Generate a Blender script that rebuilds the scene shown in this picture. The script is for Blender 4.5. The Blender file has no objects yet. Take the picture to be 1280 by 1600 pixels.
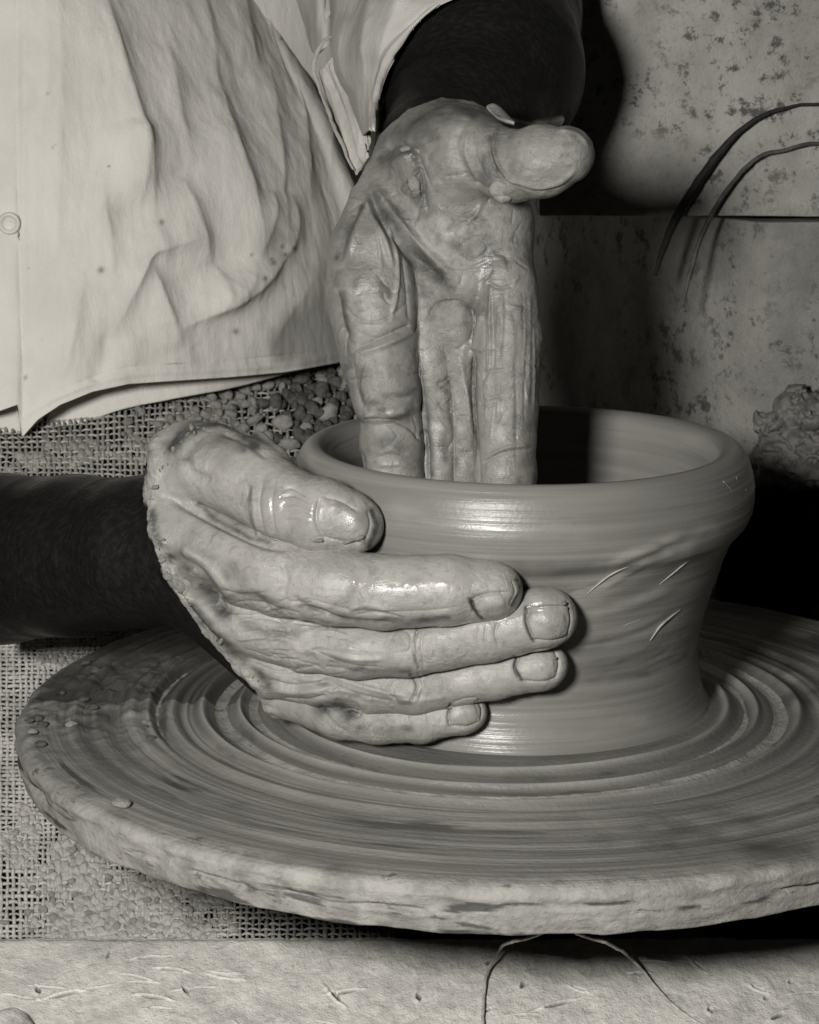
import bpy, math, random
import numpy as np
from mathutils import Vector

random.seed(7)
rng = np.random.default_rng(11)
S = 0.01                       # everything below is laid out in centimetres
scn = bpy.context.scene
COL = scn.collection

# ------------------------------------------------------------------ camera, world, light
CAM = np.array([-3.86, -83.0, 26.0]); PITCH = math.radians(12.6); FPX = 3550.0
cp, sp = math.cos(PITCH), math.sin(PITCH)
FWD = np.array([0, cp, -sp]); UPV = np.array([0, sp, cp])
cam_d = bpy.data.cameras.new('camera'); cam = bpy.data.objects.new('camera', cam_d); COL.objects.link(cam)
cam.location = CAM * S; cam.rotation_euler = (math.pi/2 - PITCH, 0, 0)
cam_d.sensor_fit = 'VERTICAL'; cam_d.sensor_height = 100; cam_d.sensor_width = 80
cam_d.lens = 100 * FPX / 1600; cam_d.clip_start = 0.05; cam_d.clip_end = 20
cam_d.dof.use_dof = True; cam_d.dof.focus_distance = 0.80; cam_d.dof.aperture_fstop = 120
scn.camera = cam

world = bpy.data.worlds.new('World'); scn.world = world; world.use_nodes = True
bg = world.node_tree.nodes['Background']
bg.inputs[0].default_value = (1.0, 0.975, 0.93, 1); bg.inputs[1].default_value = 0.005

LAMP = np.array([-23.5, -71.0, 31.5])
ld = bpy.data.lights.new('flash_lamp', 'AREA'); ld.shape = 'DISK'; ld.size = 0.115; ld.energy = 6.9; ld.color = (1.0, 0.985, 0.955)
lamp = bpy.data.objects.new('flash_lamp', ld); COL.objects.link(lamp)
lamp.location = LAMP * S
lamp.rotation_euler = (Vector((-7.0, 0.0, 8.0)) - Vector(LAMP)).to_track_quat('-Z', 'Y').to_euler()

scn.view_settings.view_transform = 'Standard'; scn.view_settings.look = 'None'
scn.view_settings.exposure = 0.0; scn.view_settings.gamma = 1.0
scn.render.engine = 'CYCLES'
scn.cycles.max_bounces = 4; scn.cycles.caustics_reflective = False; scn.cycles.caustics_refractive = False

# ------------------------------------------------------------------ geometry of the view
def P(px, py, Y):
    px = np.asarray(px, float); py = np.asarray(py, float); Y = np.asarray(Y, float)
    dx = (px - 640) / FPX; dy = (800 - py) / FPX
    d = np.stack(np.broadcast_arrays(dx, cp + sp*dy, -sp + cp*dy), -1)
    t = (Y - CAM[1]) / d[..., 1]
    return CAM + d * t[..., None]
def PZ(px, py, z):
    dx = (px - 640) / FPX; dy = (800 - py) / FPX
    d = np.array([dx, cp + sp*dy, -sp + cp*dy]); return CAM + d * (z - CAM[2]) / d[2]
def proj(V):
    r = V - CAM
    w = r @ FWD
    return 640 + FPX * r[:, 0] / w, 800 - FPX * (r @ UPV) / w

# ------------------------------------------------------------------ noise
_lat = rng.random((64, 64, 64)).astype(np.float32)
def vnoise(p):
    i = np.floor(p).astype(int); f = p - i; f = f*f*(3 - 2*f); i &= 63; j = (i + 1) & 63
    def g(a, b, c): return _lat[a, b, c]
    x0, y0, z0 = i[..., 0], i[..., 1], i[..., 2]; x1, y1, z1 = j[..., 0], j[..., 1], j[..., 2]
    fx, fy, fz = f[..., 0], f[..., 1], f[..., 2]
    a = g(x0,y0,z0)*(1-fx)+g(x1,y0,z0)*fx; b = g(x0,y1,z0)*(1-fx)+g(x1,y1,z0)*fx
    c = g(x0,y0,z1)*(1-fx)+g(x1,y0,z1)*fx; d = g(x0,y1,z1)*(1-fx)+g(x1,y1,z1)*fx
    return ((a*(1-fy)+b*fy)*(1-fz) + (c*(1-fy)+d*fy)*fz) * 2 - 1
def _rot(s_):
    q_, _ = np.linalg.qr(np.random.default_rng(s_).normal(size=(3, 3))); return q_
_ROT = [_rot(k) for k in range(8)]
def fbm(p, o=4, g=0.5):
    r = 0; a = 1; t = 0
    for k in range(o):
        r = r + a * vnoise((p @ _ROT[k]) * 2**k + 17.3*k); t += a; a *= g
    return r / t
def sstep(a, b, x):
    t = np.clip((x - a) / (b - a), 0, 1); return t*t*(3 - 2*t)

# ------------------------------------------------------------------ mesh building
def thing(name, label, cat, loc=(0, 0, 0), group=None):
    o = bpy.data.objects.new(name, None); COL.objects.link(o); o.empty_display_size = 0.02
    o.location = Vector(loc) * S; o['label'] = label; o['category'] = cat
    if group: o['group'] = group
    return o
def normals(V, F):
    N = np.zeros_like(V)
    n = np.cross(V[F[:, 1]] - V[F[:, 0]], V[F[:, 2]] - V[F[:, 0]])
    if F.shape[1] == 4: n = n + np.cross(V[F[:, 2]] - V[F[:, 0]], V[F[:, 3]] - V[F[:, 0]])
    for k in range(F.shape[1]):
        for a in range(3): N[:, a] += np.bincount(F[:, k], n[:, a], len(V))
    return N / (np.linalg.norm(N, axis=1, keepdims=True) + 1e-12)
def mesh(name, V, F, mat, parent=None, attrs=None, origin=None, smooth=True, **props):
    """V in cm (world), F (n,4) or (n,3) array; one mesh object"""
    V = np.asarray(V, np.float64); F = np.asarray(F)
    if parent is not None: o0 = np.array(root_loc(parent))
    elif origin is not None: o0 = np.asarray(origin, float)
    else: o0 = np.zeros(3)
    me = bpy.data.meshes.new(name)
    k = F.shape[1]
    me.vertices.add(len(V)); me.vertices.foreach_set('co', ((V - o0) * S).astype(np.float32).ravel())
    me.loops.add(F.size); me.loops.foreach_set('vertex_index', F.astype(np.int32).ravel())
    me.polygons.add(len(F)); me.polygons.foreach_set('loop_start', np.arange(0, F.size, k, dtype=np.int32))
    me.polygons.foreach_set('loop_total', np.full(len(F), k, np.int32))
    if smooth: me.polygons.foreach_set('use_smooth', np.ones(len(F), bool))
    for an, av in (attrs or {}).items():
        a = me.attributes.new(an, 'FLOAT', 'POINT'); a.data.foreach_set('value', np.asarray(av, np.float32))
    me.update(); me.validate()
    me.materials.append(mat)
    o = bpy.data.objects.new(name, me); COL.objects.link(o)
    if parent is not None: o.parent = parent
    else: o.location = Vector(o0) * S
    for p_, v_ in props.items(): o[p_] = v_
    return o
def root_loc(o):
    l = Vector((0, 0, 0))
    while o is not None: l = l + o.location; o = o.parent
    return l / S
def tag(o, label, cat, group=None):
    o['label'] = label; o['category'] = cat
    if group: o['group'] = group
    return o
def structure(o): o['kind'] = 'structure'; return o
def gridF(nu, nv, wrap_u=False):
    """faces of a grid with index iv*nu+iu"""
    iu = np.arange(nu if wrap_u else nu - 1); iv = np.arange(nv - 1)
    a, b = np.meshgrid(iu, iv); a = a.ravel(); b = b.ravel(); a1 = (a + 1) % nu
    return np.stack([b*nu + a, b*nu + a1, (b+1)*nu + a1, (b+1)*nu + a], 1)
def catmull(pts, n):
    """pts (k,...) -> n samples along first axis"""
    pts = np.asarray(pts, float); k = len(pts)
    t = np.linspace(0, k - 1, n); i = np.minimum(t.astype(int), k - 2); f = (t - i)
    f = f.reshape((-1,) + (1,)*(pts.ndim - 1))
    p0 = pts[np.maximum(i-1, 0)]; p1 = pts[i]; p2 = pts[i+1]; p3 = pts[np.minimum(i+2, k-1)]
    return .5*((2*p1) + (-p0+p2)*f + (2*p0-5*p1+4*p2-p3)*f*f + (-p0+3*p1-3*p2+p3)*f**3)
def loft(rows, nu, nv):
    """rows: list of polylines (lists of 3-vectors, equal counts) -> (nv,nu,3)"""
    r = np.array([catmull(np.array(q), nu) for q in rows])
    return catmull(r, nv)
def thicken(G, t):
    """closed slab from a grid of points (nv,nu,3)"""
    nv, nu, _ = G.shape
    V = G.reshape(-1, 3); F = gridF(nu, nv); N = normals(V, F)
    n = len(V); V2 = np.concatenate([V + N*t*.5, V - N*t*.5])
    F2 = [F, F[:, ::-1] + n]
    edge = list(range(nu)) + [k*nu + nu - 1 for k in range(1, nv)] + [(nv-1)*nu + k for k in range(nu-2, -1, -1)] + [k*nu for k in range(nv-2, 0, -1)]
    e = np.array(edge); e1 = np.roll(e, -1)
    F2.append(np.stack([e1, e, e + n, e1 + n], 1))
    return V2, np.concatenate(F2)
def tube(pts, r, ns=8, n=None, flat=1.0):
    """swept tube, r scalar or per control point; closed ends"""
    pts = np.array(pts, float); k = len(pts); r = np.broadcast_to(np.asarray(r, float), (k,))
    n = n or (k - 1)*6 + 1
    c = catmull(pts, n); rr = np.interp(np.linspace(0, k-1, n), np.arange(k), r)
    T = np.gradient(c, axis=0); T /= np.linalg.norm(T, axis=1, keepdims=True) + 1e-9
    ref = np.array([0.13, -.3, 1.0]); A = np.cross(T, ref); A /= np.linalg.norm(A, axis=1, keepdims=True) + 1e-9; B = np.cross(A, T)
    th = np.linspace(0, 2*np.pi, ns, endpoint=False)
    V = c[:, None] + rr[:, None, None]*(np.cos(th)[None, :, None]*A[:, None] + flat*np.sin(th)[None, :, None]*B[:, None])
    V = V.reshape(-1, 3); F = gridF(ns, n, True)
    V = np.concatenate([V, c[:1], c[-1:]]); m = len(V)
    i = np.arange(ns); j = (i + 1) % ns
    caps = np.concatenate([np.stack([j, i, np.full(ns, m-2), np.full(ns, m-2)], 1), np.stack([(n-1)*ns+i, (n-1)*ns+j, np.full(ns, m-1), np.full(ns, m-1)], 1)])
    return V, F, caps
def tube_obj(name, pts, r, mat, parent=None, ns=8, n=None, flat=1.0, wob=0.0, **kw):
    V, F, C = tube(pts, r, ns, n, flat)
    if wob: V = V + wob * np.stack([fbm(V*1.7 + q, 3) for q in (0, 31, 57)], -1)
    tri = np.concatenate([F[:, [0, 1, 2]], F[:, [0, 2, 3]], C[:, :3]])
    return mesh(name, V, tri, mat, parent, **kw)

# ------------------------------------------------------------------ implicit modelling (hands, lumps)
class Field:
    def __init__(s, lo, hi, h):
        s.lo = np.array(lo, float); s.h = h
        s.n = np.ceil((np.array(hi) - s.lo) / h).astype(int) + 1
        s.D = np.full(s.n, 9.0, np.float32)
    def sub(s, lo, hi):
        a = np.clip(np.floor((lo - s.lo)/s.h).astype(int), 0, s.n); b = np.clip(np.ceil((hi - s.lo)/s.h).astype(int) + 1, 0, s.n)
        sl = tuple(slice(x, y) for x, y in zip(a, b))
        ax = [(s.lo[k] + s.h*np.arange(a[k], b[k])).astype(np.float32) for k in range(3)]
        return sl, ax[0][:, None, None], ax[1][None, :, None], ax[2][None, None, :]
    def merge(s, sl, d, k):
        D = s.D[sl]
        hh = np.clip(.5 + .5*(D - d)/k, 0, 1)
        s.D[sl] = D + (d - D)*hh - k*hh*(1 - hh)
    def chain(s, pts, k=.3, kin=.35):
        pts = [(np.asarray(p, float), r) for p, r in pts]
        lo = np.min([p - r for p, r in pts], 0) - .8 - k; hi = np.max([p + r for p, r in pts], 0) + .8 + k
        sl, x, y, z = s.sub(lo, hi); acc = None
        for (a, ra), (b, rb) in zip(pts[:-1], pts[1:]):
            ab = b - a; L2 = float(ab @ ab)
            t = np.clip(((x-a[0])*ab[0] + (y-a[1])*ab[1] + (z-a[2])*ab[2]) / L2, 0, 1).astype(np.float32)
            d = np.sqrt((x-a[0]-t*ab[0])**2 + (y-a[1]-t*ab[1])**2 + (z-a[2]-t*ab[2])**2) - (ra + (rb-ra)*t)
            if acc is None: acc = d
            else:
                hh = np.clip(.5 + .5*(acc - d)/kin, 0, 1); acc = acc + (d - acc)*hh - kin*hh*(1-hh)*.5
        s.merge(sl, acc, k)
    def ell(s, c, r, k=.4, R=None):
        c = np.asarray(c, float); r = np.asarray(r, float); m = r.max() + k + .8
        sl, x, y, z = s.sub(c - m, c + m)
        X, Y, Z = x-c[0], y-c[1], z-c[2]
        if R is not None:
            R = np.asarray(R); X, Y, Z = [R[0, q]*X + R[1, q]*Y + R[2, q]*Z for q in range(3)]
        q0 = np.sqrt((X/r[0])**2 + (Y/r[1])**2 + (Z/r[2])**2); q1 = np.sqrt((X/r[0]**2)**2 + (Y/r[1]**2)**2 + (Z/r[2]**2)**2) + 1e-6
        s.merge(sl, q0*(q0-1)/q1, k)
    def nets(s):
        D = s.D; sg = D < 0
        c = np.zeros(np.array(D.shape) - 1, np.int8)
        for a in (0, 1):
            for b in (0, 1):
                for e in (0, 1):
                    c += sg[a:D.shape[0]-1+a, b:D.shape[1]-1+b, e:D.shape[2]-1+e]
        act = (c > 0) & (c < 8); I = np.argwhere(act)
        idx = np.full(act.shape, -1, np.int64); idx[act] = np.arange(len(I))
        cs = [(a, b, e) for a in (0, 1) for b in (0, 1) for e in (0, 1)]
        val = {q: D[I[:, 0]+q[0], I[:, 1]+q[1], I[:, 2]+q[2]] for q in cs}
        acc = np.zeros((len(I), 3)); cnt = np.zeros(len(I))
        for q in cs:
            for ax in range(3):
                if q[ax] == 0:
                    w = list(q); w[ax] = 1; w = tuple(w)
                    v0, v1 = val[q], val[w]; m = (v0 < 0) != (v1 < 0)
                    t = np.where(m, v0/np.where(m, v0 - v1, 1), 0)
                    p = np.tile(np.array(q, float), (len(I), 1)); p[:, ax] = t
                    acc += p*m[:, None]; cnt += m
        V = s.lo + s.h*(I + acc/np.maximum(cnt, 1)[:, None])
        Fs = []
        for ax in range(3):
            u, v = (ax+1) % 3, (ax+2) % 3
            sA = [slice(None)]*3; sB = [slice(None)]*3; sA[ax] = slice(0, -1); sB[ax] = slice(1, None)
            e = sg[tuple(sA)] != sg[tuple(sB)]; E = np.argwhere(e)
            ok = (E[:, u] > 0) & (E[:, v] > 0) & (E[:, u] < D.shape[u]-1) & (E[:, v] < D.shape[v]-1); E = E[ok]
            ins = sg[E[:, 0], E[:, 1], E[:, 2]]
            def cell(du, dv):
                q = E.copy(); q[:, u] -= du; q[:, v] -= dv; return idx[q[:, 0], q[:, 1], q[:, 2]]
            f = np.stack([cell(0, 0), cell(1, 0), cell(1, 1), cell(0, 1)], 1)
            f = np.where(ins[:, None], f, f[:, ::-1]); Fs.append(f)
        F = np.concatenate(Fs); F = F[(F >= 0).all(1)]
        return V, F

def relax(V, F, it=2, lam=.5):
    """laplacian smoothing of a quad mesh"""
    e = np.concatenate([F[:, [0, 1]], F[:, [1, 2]], F[:, [2, 3]], F[:, [3, 0]]])
    deg = np.bincount(e[:, 0], minlength=len(V)) + np.bincount(e[:, 1], minlength=len(V))
    for _ in range(it):
        A = np.zeros_like(V)
        for a in range(3):
            A[:, a] = np.bincount(e[:, 0], V[e[:, 1], a], len(V)) + np.bincount(e[:, 1], V[e[:, 0], a], len(V))
        m = deg > 0
        V = V.copy(); V[m] += lam*(A[m]/deg[m][:, None] - V[m])
    return V

def subdivide(V, F):
    e = np.sort(np.concatenate([F[:, [0, 1]], F[:, [1, 2]], F[:, [2, 3]], F[:, [3, 0]]]), 1)
    key = e[:, 0].astype(np.int64)*len(V) + e[:, 1]
    u, inv = np.unique(key, return_inverse=True); nF = len(F)
    mid = .5*(V[u // len(V)] + V[u % len(V)]); cen = V[F].mean(1)
    o = len(V); m = [inv[i*nF:(i+1)*nF] + o for i in range(4)]; c = np.arange(nF) + o + len(u)
    F2 = np.concatenate([np.stack([F[:, 0], m[0], c, m[3]], 1), np.stack([m[0], F[:, 1], m[1], c], 1), np.stack([c, m[1], F[:, 2], m[2]], 1), np.stack([m[3], c, m[2], F[:, 3]], 1)])
    return np.concatenate([V, mid, cen]), F2

def polydist(x, y, poly):
    """distance in the plane to a polyline, signed side, and position along it"""
    best = np.full(len(x), 1e9); side = np.zeros(len(x)); tt = np.zeros(len(x))
    n = len(poly) - 1
    for i in range(n):
        (ax, ay), (bx, by) = poly[i], poly[i+1]
        dx, dy = bx-ax, by-ay; L = dx*dx + dy*dy
        t = np.clip(((x-ax)*dx + (y-ay)*dy)/L, 0, 1)
        d = np.hypot(x-ax-t*dx, y-ay-t*dy); m = d < best
        best = np.where(m, d, best); side = np.where(m, np.sign(dx*(y-ay) - dy*(x-ax)), side); tt = np.where(m, (i+t)/n, tt)
    return best, side, tt
def smooth_poly(poly):
    return catmull(np.array(poly, float), (len(poly)-1)*5 + 1) if len(poly) > 2 else np.array(poly, float)
def sculpt(V, F, strokes, taper=True, front=True):
    """surface relief: each stroke = (polyline, width, height_cm[, kind]) - gaussian ridge/groove, or 's' one-sided step"""
    N = normals(V, F); x, y = proj(V)
    toC = CAM - V; toC /= np.linalg.norm(toC, axis=1, keepdims=True)
    fr = np.clip((N*toC).sum(1)*3, 0, 1) if front else np.ones(len(V))
    D = np.zeros(len(V))
    for st in strokes:
        poly, w, h = st[0], st[1], st[2]; kind = st[3] if len(st) > 3 else 'g'
        poly = smooth_poly(poly); m = (6 if kind == 'r' else 3)*w
        sel = (fr > 0) & (x > poly[:, 0].min()-m) & (x < poly[:, 0].max()+m) & (y > poly[:, 1].min()-m) & (y < poly[:, 1].max()+m)
        k = np.nonzero(sel)[0]
        if not len(k): continue
        d, sd, t = polydist(x[k], y[k], poly)
        if kind == 'g': q = np.exp(-1.35*d/w) if (h < 0 and w <= 5) else np.exp(-(d/w)**2)
        elif kind == 'r':
            s_ = d*sd; q = np.where(s_ > 0, np.exp(-(s_/(2.6*w))**2), np.exp(-np.abs(s_)/w*1.1)); q = q*np.clip(np.minimum(t, 1-t)*3, 0, 1)
        elif kind == 'f':
            s_ = d*sd; q = sstep(-w*.6, w*.6, s_) * np.exp(-(np.clip(s_, 0, None)/(3.2*w))**2)
        else:
            s_ = d*sd; q = sstep(-w*.22, w*.22, s_) * np.exp(-np.clip(s_, 0, None)**2/(2*w)**2)
        if taper: q = q*np.clip(np.minimum(t, 1-t)*5 + .25, 0, 1)
        D[k] += h*q
    return V + N*(D*fr)[:, None]
def paint(V, F, strokes):
    """mask of smears, painted shade or wetness along strokes (polyline, width, strength)"""
    x, y = proj(V); A = np.zeros(len(V))
    wx = 5*fbm(V*1.6, 3); wy = 5*fbm(V*1.6 + 40, 3)
    for poly, w, s_ in strokes:
        poly = smooth_poly(poly); d, sd, t = polydist(x + wx, y + wy, poly)
        A = np.maximum(A, s_*np.exp(-(d/w)**2))
    return A

# ------------------------------------------------------------------ materials
def G(v, a=1): return (v*1.02, v*.985, v*.90, a)
class Mat:
    def __init__(s, name):
        s.m = bpy.data.materials.new(name); s.m.use_nodes = True; s.t = s.m.node_tree; s.n = s.t.nodes
        s.b = s.n['Principled BSDF']; s.co = s.n.new('ShaderNodeTexCoord').outputs['Object']; s.bn = None
    def L(s, a, b): s.t.links.new(a, b)
    def inp(s, sock, v):
        if hasattr(v, 'is_linked') or isinstance(v, bpy.types.NodeSocket): s.L(v, sock)
        else: sock.default_value = v
    def map(s, sc, co=None):
        n = s.n.new('ShaderNodeMapping'); n.inputs['Scale'].default_value = sc; s.L(co or s.co, n.inputs[0]); return n.outputs[0]
    def noise(s, scale, det=4, rough=.55, co=None, dist=0.0):
        n = s.n.new('ShaderNodeTexNoise'); n.inputs['Scale'].default_value = scale; n.inputs['Detail'].default_value = det
        n.inputs['Roughness'].default_value = rough; n.inputs['Distortion'].default_value = dist; s.L(co or s.co, n.inputs['Vector']); return n.outputs['Fac']
    def voro(s, scale, feature='F1', co=None, rand=1.0):
        n = s.n.new('ShaderNodeTexVoronoi'); n.feature = feature; n.inputs['Scale'].default_value = scale; n.inputs['Randomness'].default_value = rand
        s.L(co or s.co, n.inputs['Vector']); return n.outputs['Distance']
    def ramp(s, f, a, b, lo=0.0, hi=1.0):
        n = s.n.new('ShaderNodeMapRange'); n.interpolation_type = 'SMOOTHSTEP'; s.L(f, n.inputs[0])
        for i, v in zip((1, 2, 3, 4), (a, b, lo, hi)): n.inputs[i].default_value = v
        return n.outputs[0]
    def math(s, op, a, b=0.0):
        n = s.n.new('ShaderNodeMath'); n.operation = op; s.inp(n.inputs[0], a); s.inp(n.inputs[1], b); return n.outputs[0]
    def mix(s, f, a, b):
        n = s.n.new('ShaderNodeMix'); n.data_type = 'RGBA'; s.inp(n.inputs[0], f); s.inp(n.inputs[6], a); s.inp(n.inputs[7], b); return n.outputs[2]
    def attr(s, name):
        n = s.n.new('ShaderNodeAttribute'); n.attribute_name = name; return n.outputs['Fac']
    def bump(s, h, dist, strength=1.0):
        n = s.n.new('ShaderNodeBump'); s.inp(n.inputs['Strength'], strength); n.inputs['Distance'].default_value = dist
        s.L(h, n.inputs['Height'])
        if s.bn: s.L(s.bn, n.inputs['Normal'])
        s.bn = n.outputs[0]; return s
    def end(s, color, rough=.6, spec=.5, coat=0.0):
        s.inp(s.b.inputs['Base Color'], color); s.inp(s.b.inputs['Roughness'], rough); s.inp(s.b.inputs['Specular IOR Level'], spec)
        if s.bn: s.L(s.bn, s.b.inputs['Normal'])
        return s.m

def mat_hand():
    m = Mat('slip_covered_skin')
    big = m.noise(45, 5, .6, dist=.8); fine = m.noise(420, 5, .65); streak = m.noise(1, 4, .6, m.map((60, 60, 420)))
    tone = m.attr('tone')
    c = m.mix(m.ramp(big, .40, .66), m.mix(tone, G(.335), G(.24)), m.mix(tone, G(.27), G(.175)))
    c = m.mix(m.ramp(fine, .50, .72, 0, .5), c, m.mix(tone, G(.18), G(.12)))
    c = m.mix(m.ramp(m.noise(120, 6, .7, dist=.5), .56, .68, 0, .45), c, m.mix(tone, G(.15), G(.10)))
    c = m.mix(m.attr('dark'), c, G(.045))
    c = m.mix(m.attr('clay'), m.mix(m.ramp(m.noise(1, 5, .7, m.map((300, 900, 300))), .4, .7), G(.008), G(.016)), c)
    wet = m.ramp(m.noise(70, 3, .5), .42, .62)
    rg = m.math('ADD', m.math('MULTIPLY', wet, -.14), .50)
    rg = m.math('MAXIMUM', m.math('SUBTRACT', rg, m.math('MULTIPLY', m.attr('wet'), .34)), .16)
    dry = m.math('SUBTRACT', 1.0, m.math('MULTIPLY', m.attr('wet'), .8)); patch = m.math('MULTIPLY', m.ramp(m.noise(55, 3, .5), .42, .62, .15, 1), dry)
    m.bump(m.noise(300, 6, .70, dist=.6), .0016, m.math('MULTIPLY', patch, .6)); m.bump(streak, .0006, m.math('MULTIPLY', dry, .4)); m.bump(m.noise(1500, 3, .6), .0003, m.math('MULTIPLY', dry, .5))
    return m.end(c, rg, m.math('MULTIPLY', m.math('ADD', m.attr('clay'), .15), .45))
def mat_pot():
    m = Mat('wet_thrown_clay')
    lines = m.noise(1, 4, .6, m.map((9, 9, 900))); band = m.noise(1, 3, .5, m.map((10, 10, 170))); fine = m.noise(700, 4, .6)
    c = m.mix(m.ramp(band, .36, .66), G(.215), G(.17)); c = m.mix(m.ramp(lines, .52, .8, 0, .45), c, G(.11))
    c = m.mix(m.math('MULTIPLY', m.attr('slip'), .8), c, G(.31)); c = m.mix(m.attr('dark_streak'), c, G(.09))
    m.bump(lines, .0005, .4); m.bump(fine, .0002, .4)
    return m.end(c, m.math('ADD', m.math('MULTIPLY', band, .22), .20), .5)
def mat_wheel():
    m = Mat('wheel_head_slip')
    sx = m.n.new('ShaderNodeSeparateXYZ'); m.L(m.co, sx.inputs[0])
    r = m.math('SQRT', m.math('ADD', m.math('MULTIPLY', sx.outputs[0], sx.outputs[0]), m.math('MULTIPLY', sx.outputs[1], sx.outputs[1])))
    cx = m.n.new('ShaderNodeCombineXYZ')
    m.L(m.math('DIVIDE', sx.outputs[0], r), cx.inputs[0]); m.L(m.math('DIVIDE', sx.outputs[1], r), cx.inputs[1]); m.L(m.math('MULTIPLY', r, 100), cx.inputs[2])
    ring = m.noise(1, 5, .65, m.map((1.3, 1.3, 3.2), cx.outputs[0])); ring2 = m.noise(1, 4, .6, m.map((2.0, 2.0, 14), cx.outputs[0])); pat = m.noise(38, 5, .6)
    c = m.mix(m.ramp(ring, .36, .66), G(.15), G(.26)); c = m.mix(m.ramp(ring2, .50, .76, 0, .32), c, G(.31))
    smear = m.noise(1, 4, .6, m.map((2.2, 2.2, 1.1), cx.outputs[0])); c = m.mix(m.ramp(smear, .58, .68, 0, .8), c, G(.05))
    c = m.mix(m.ramp(pat, .56, .75, 0, .5), c, G(.07))
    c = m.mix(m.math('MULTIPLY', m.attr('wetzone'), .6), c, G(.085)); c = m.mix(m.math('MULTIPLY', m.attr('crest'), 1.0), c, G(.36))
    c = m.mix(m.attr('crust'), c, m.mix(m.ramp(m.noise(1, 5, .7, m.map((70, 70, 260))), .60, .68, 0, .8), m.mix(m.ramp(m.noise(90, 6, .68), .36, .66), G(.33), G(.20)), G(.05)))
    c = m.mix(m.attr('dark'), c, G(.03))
    m.bump(ring2, .0006, m.math('SUBTRACT', .5, m.math('MULTIPLY', m.attr('wetzone'), .35))); m.bump(m.noise(500, 5, .6), .0006, .6); m.bump(m.noise(1, 6, .7, m.map((150, 150, 260))), .003, m.math('MULTIPLY', m.attr('crust'), .45))
    return m.end(c, m.math('ADD', m.math('MULTIPLY', m.attr('crust'), .3), .36), .5)
def mat_cloth(name, v, weave=1600, rough=.9, stain=.6):
    m = Mat(name)
    w = m.noise(weave, 3, .6); wr = m.noise(70, 5, .6, m.map((1.6, 1.6, .6)))
    c = m.mix(m.ramp(m.noise(22, 5, .6), .40, .72, 0, stain), G(v), G(v*.82)); c = m.mix(m.ramp(w, .5, .8, 0, .35), c, G(v*.7))
    sp = m.ramp(m.noise(160, 3, .7), .70, .76, 0, .5); c = m.mix(sp, c, G(v*.45)); c = m.mix(m.attr('soil_shade'), c, G(.20))
    m.bump(wr, .0025, .4); m.bump(w, .0004, .5)
    return m.end(c, rough, .25)
def mat_plain(name, v, v2=None, sc=120, rough=.8, bump=.0012, spec=.4, thr=(.4, .65)):
    m = Mat(name); f = m.noise(sc, 5, .65); c = m.mix(m.ramp(f, *thr), G(v), G(v2 if v2 is not None else v*.6))
    m.bump(m.noise(sc*2.2, 6, .68), bump, .7); m.bump(m.noise(1300, 3, .6), .0004, .6)
    return m.end(c, rough, spec)
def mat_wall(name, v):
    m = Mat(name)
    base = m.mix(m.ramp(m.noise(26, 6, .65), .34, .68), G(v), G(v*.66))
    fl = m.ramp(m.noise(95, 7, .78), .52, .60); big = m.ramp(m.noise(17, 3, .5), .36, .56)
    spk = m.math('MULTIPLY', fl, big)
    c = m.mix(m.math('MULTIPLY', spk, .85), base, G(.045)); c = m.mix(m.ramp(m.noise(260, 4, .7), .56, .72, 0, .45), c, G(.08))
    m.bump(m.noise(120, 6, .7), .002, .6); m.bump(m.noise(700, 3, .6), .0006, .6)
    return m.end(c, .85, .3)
def mat_ledge():
    m = Mat('dried_clay_crust')
    c = m.mix(m.ramp(m.noise(1, 5, .65, m.map((70, 45, 120))), .38, .66), G(.70), G(.54))
    c = m.mix(m.ramp(m.noise(300, 5, .7), .52, .70, 0, .5), c, G(.24)); c = m.mix(m.attr('dark'), c, G(.03))
    m.bump(m.noise(1, 6, .66, m.map((320, 150, 300))), .0018, .55); m.bump(m.noise(1100, 3, .6), .0005, .7)
    return m.end(c, .88, .3)
M_HAND = mat_hand(); M_POT = mat_pot(); M_WHEEL = mat_wheel()
M_SHIRT = mat_cloth('cotton_shirt', .76); M_DARKCLOTH = mat_plain('dark_trouser_cloth', .014, .010, rough=.95, spec=.1)
M_BURLAP = mat_plain('burlap_thread', .50, .34, 60, .95, .0008, .15); M_CRUMB = mat_plain('dry_clay_crumb', .36, .26, 180, .9, .0014, .2)
M_CRUMBDARK = mat_plain('damp_clay_lump', .125, .07, 160, .55, .0012, .5); M_CRUSTCLAY = mat_plain('clay_caked_on_burlap', .46, .33, 200, .92, .002, .2)
M_WALL = mat_wall('speckled_plaster', .37); M_WALL2 = mat_wall('shaded_plaster', .27); M_LEDGE = mat_ledge(); M_BLACK = mat_plain('unlit_workshop_surface', .012, .008, rough=.95, spec=.05)  # lower panel gets the same plaster darkened, standing in for soft shadow
M_CABLE = mat_plain('dark_bent_reed', .022, .014, 200, .6, .0008, .3); M_CABLE2 = mat_plain('grey_bent_reed', .085, .04, 160, .6, .0008, .4)
M_SLIVER = mat_plain('clay_sliver', .33, .26, 200, .5, .0005, .5); M_STRING = mat_plain('hemp_string', .5, .32, 300, .9, .0006, .2)
M_CLOT = mat_plain('wet_clay_clot', .27, .2, 200, .42, .0008, .5); M_FLAKE = mat_plain('dried_clay_flake', .56, .42, 200, .9, .0016, .25); M_HEAP = mat_plain('wet_clay_heap', .16, .10, 130, .42, .0014, .5); M_BUTTON = mat_plain('shell_button', .7, .6, 90, .35, .0001, .5); M_METAL = mat_plain('wheel_housing_iron', .02, .012, 90, .6, .0008, .3)

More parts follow.
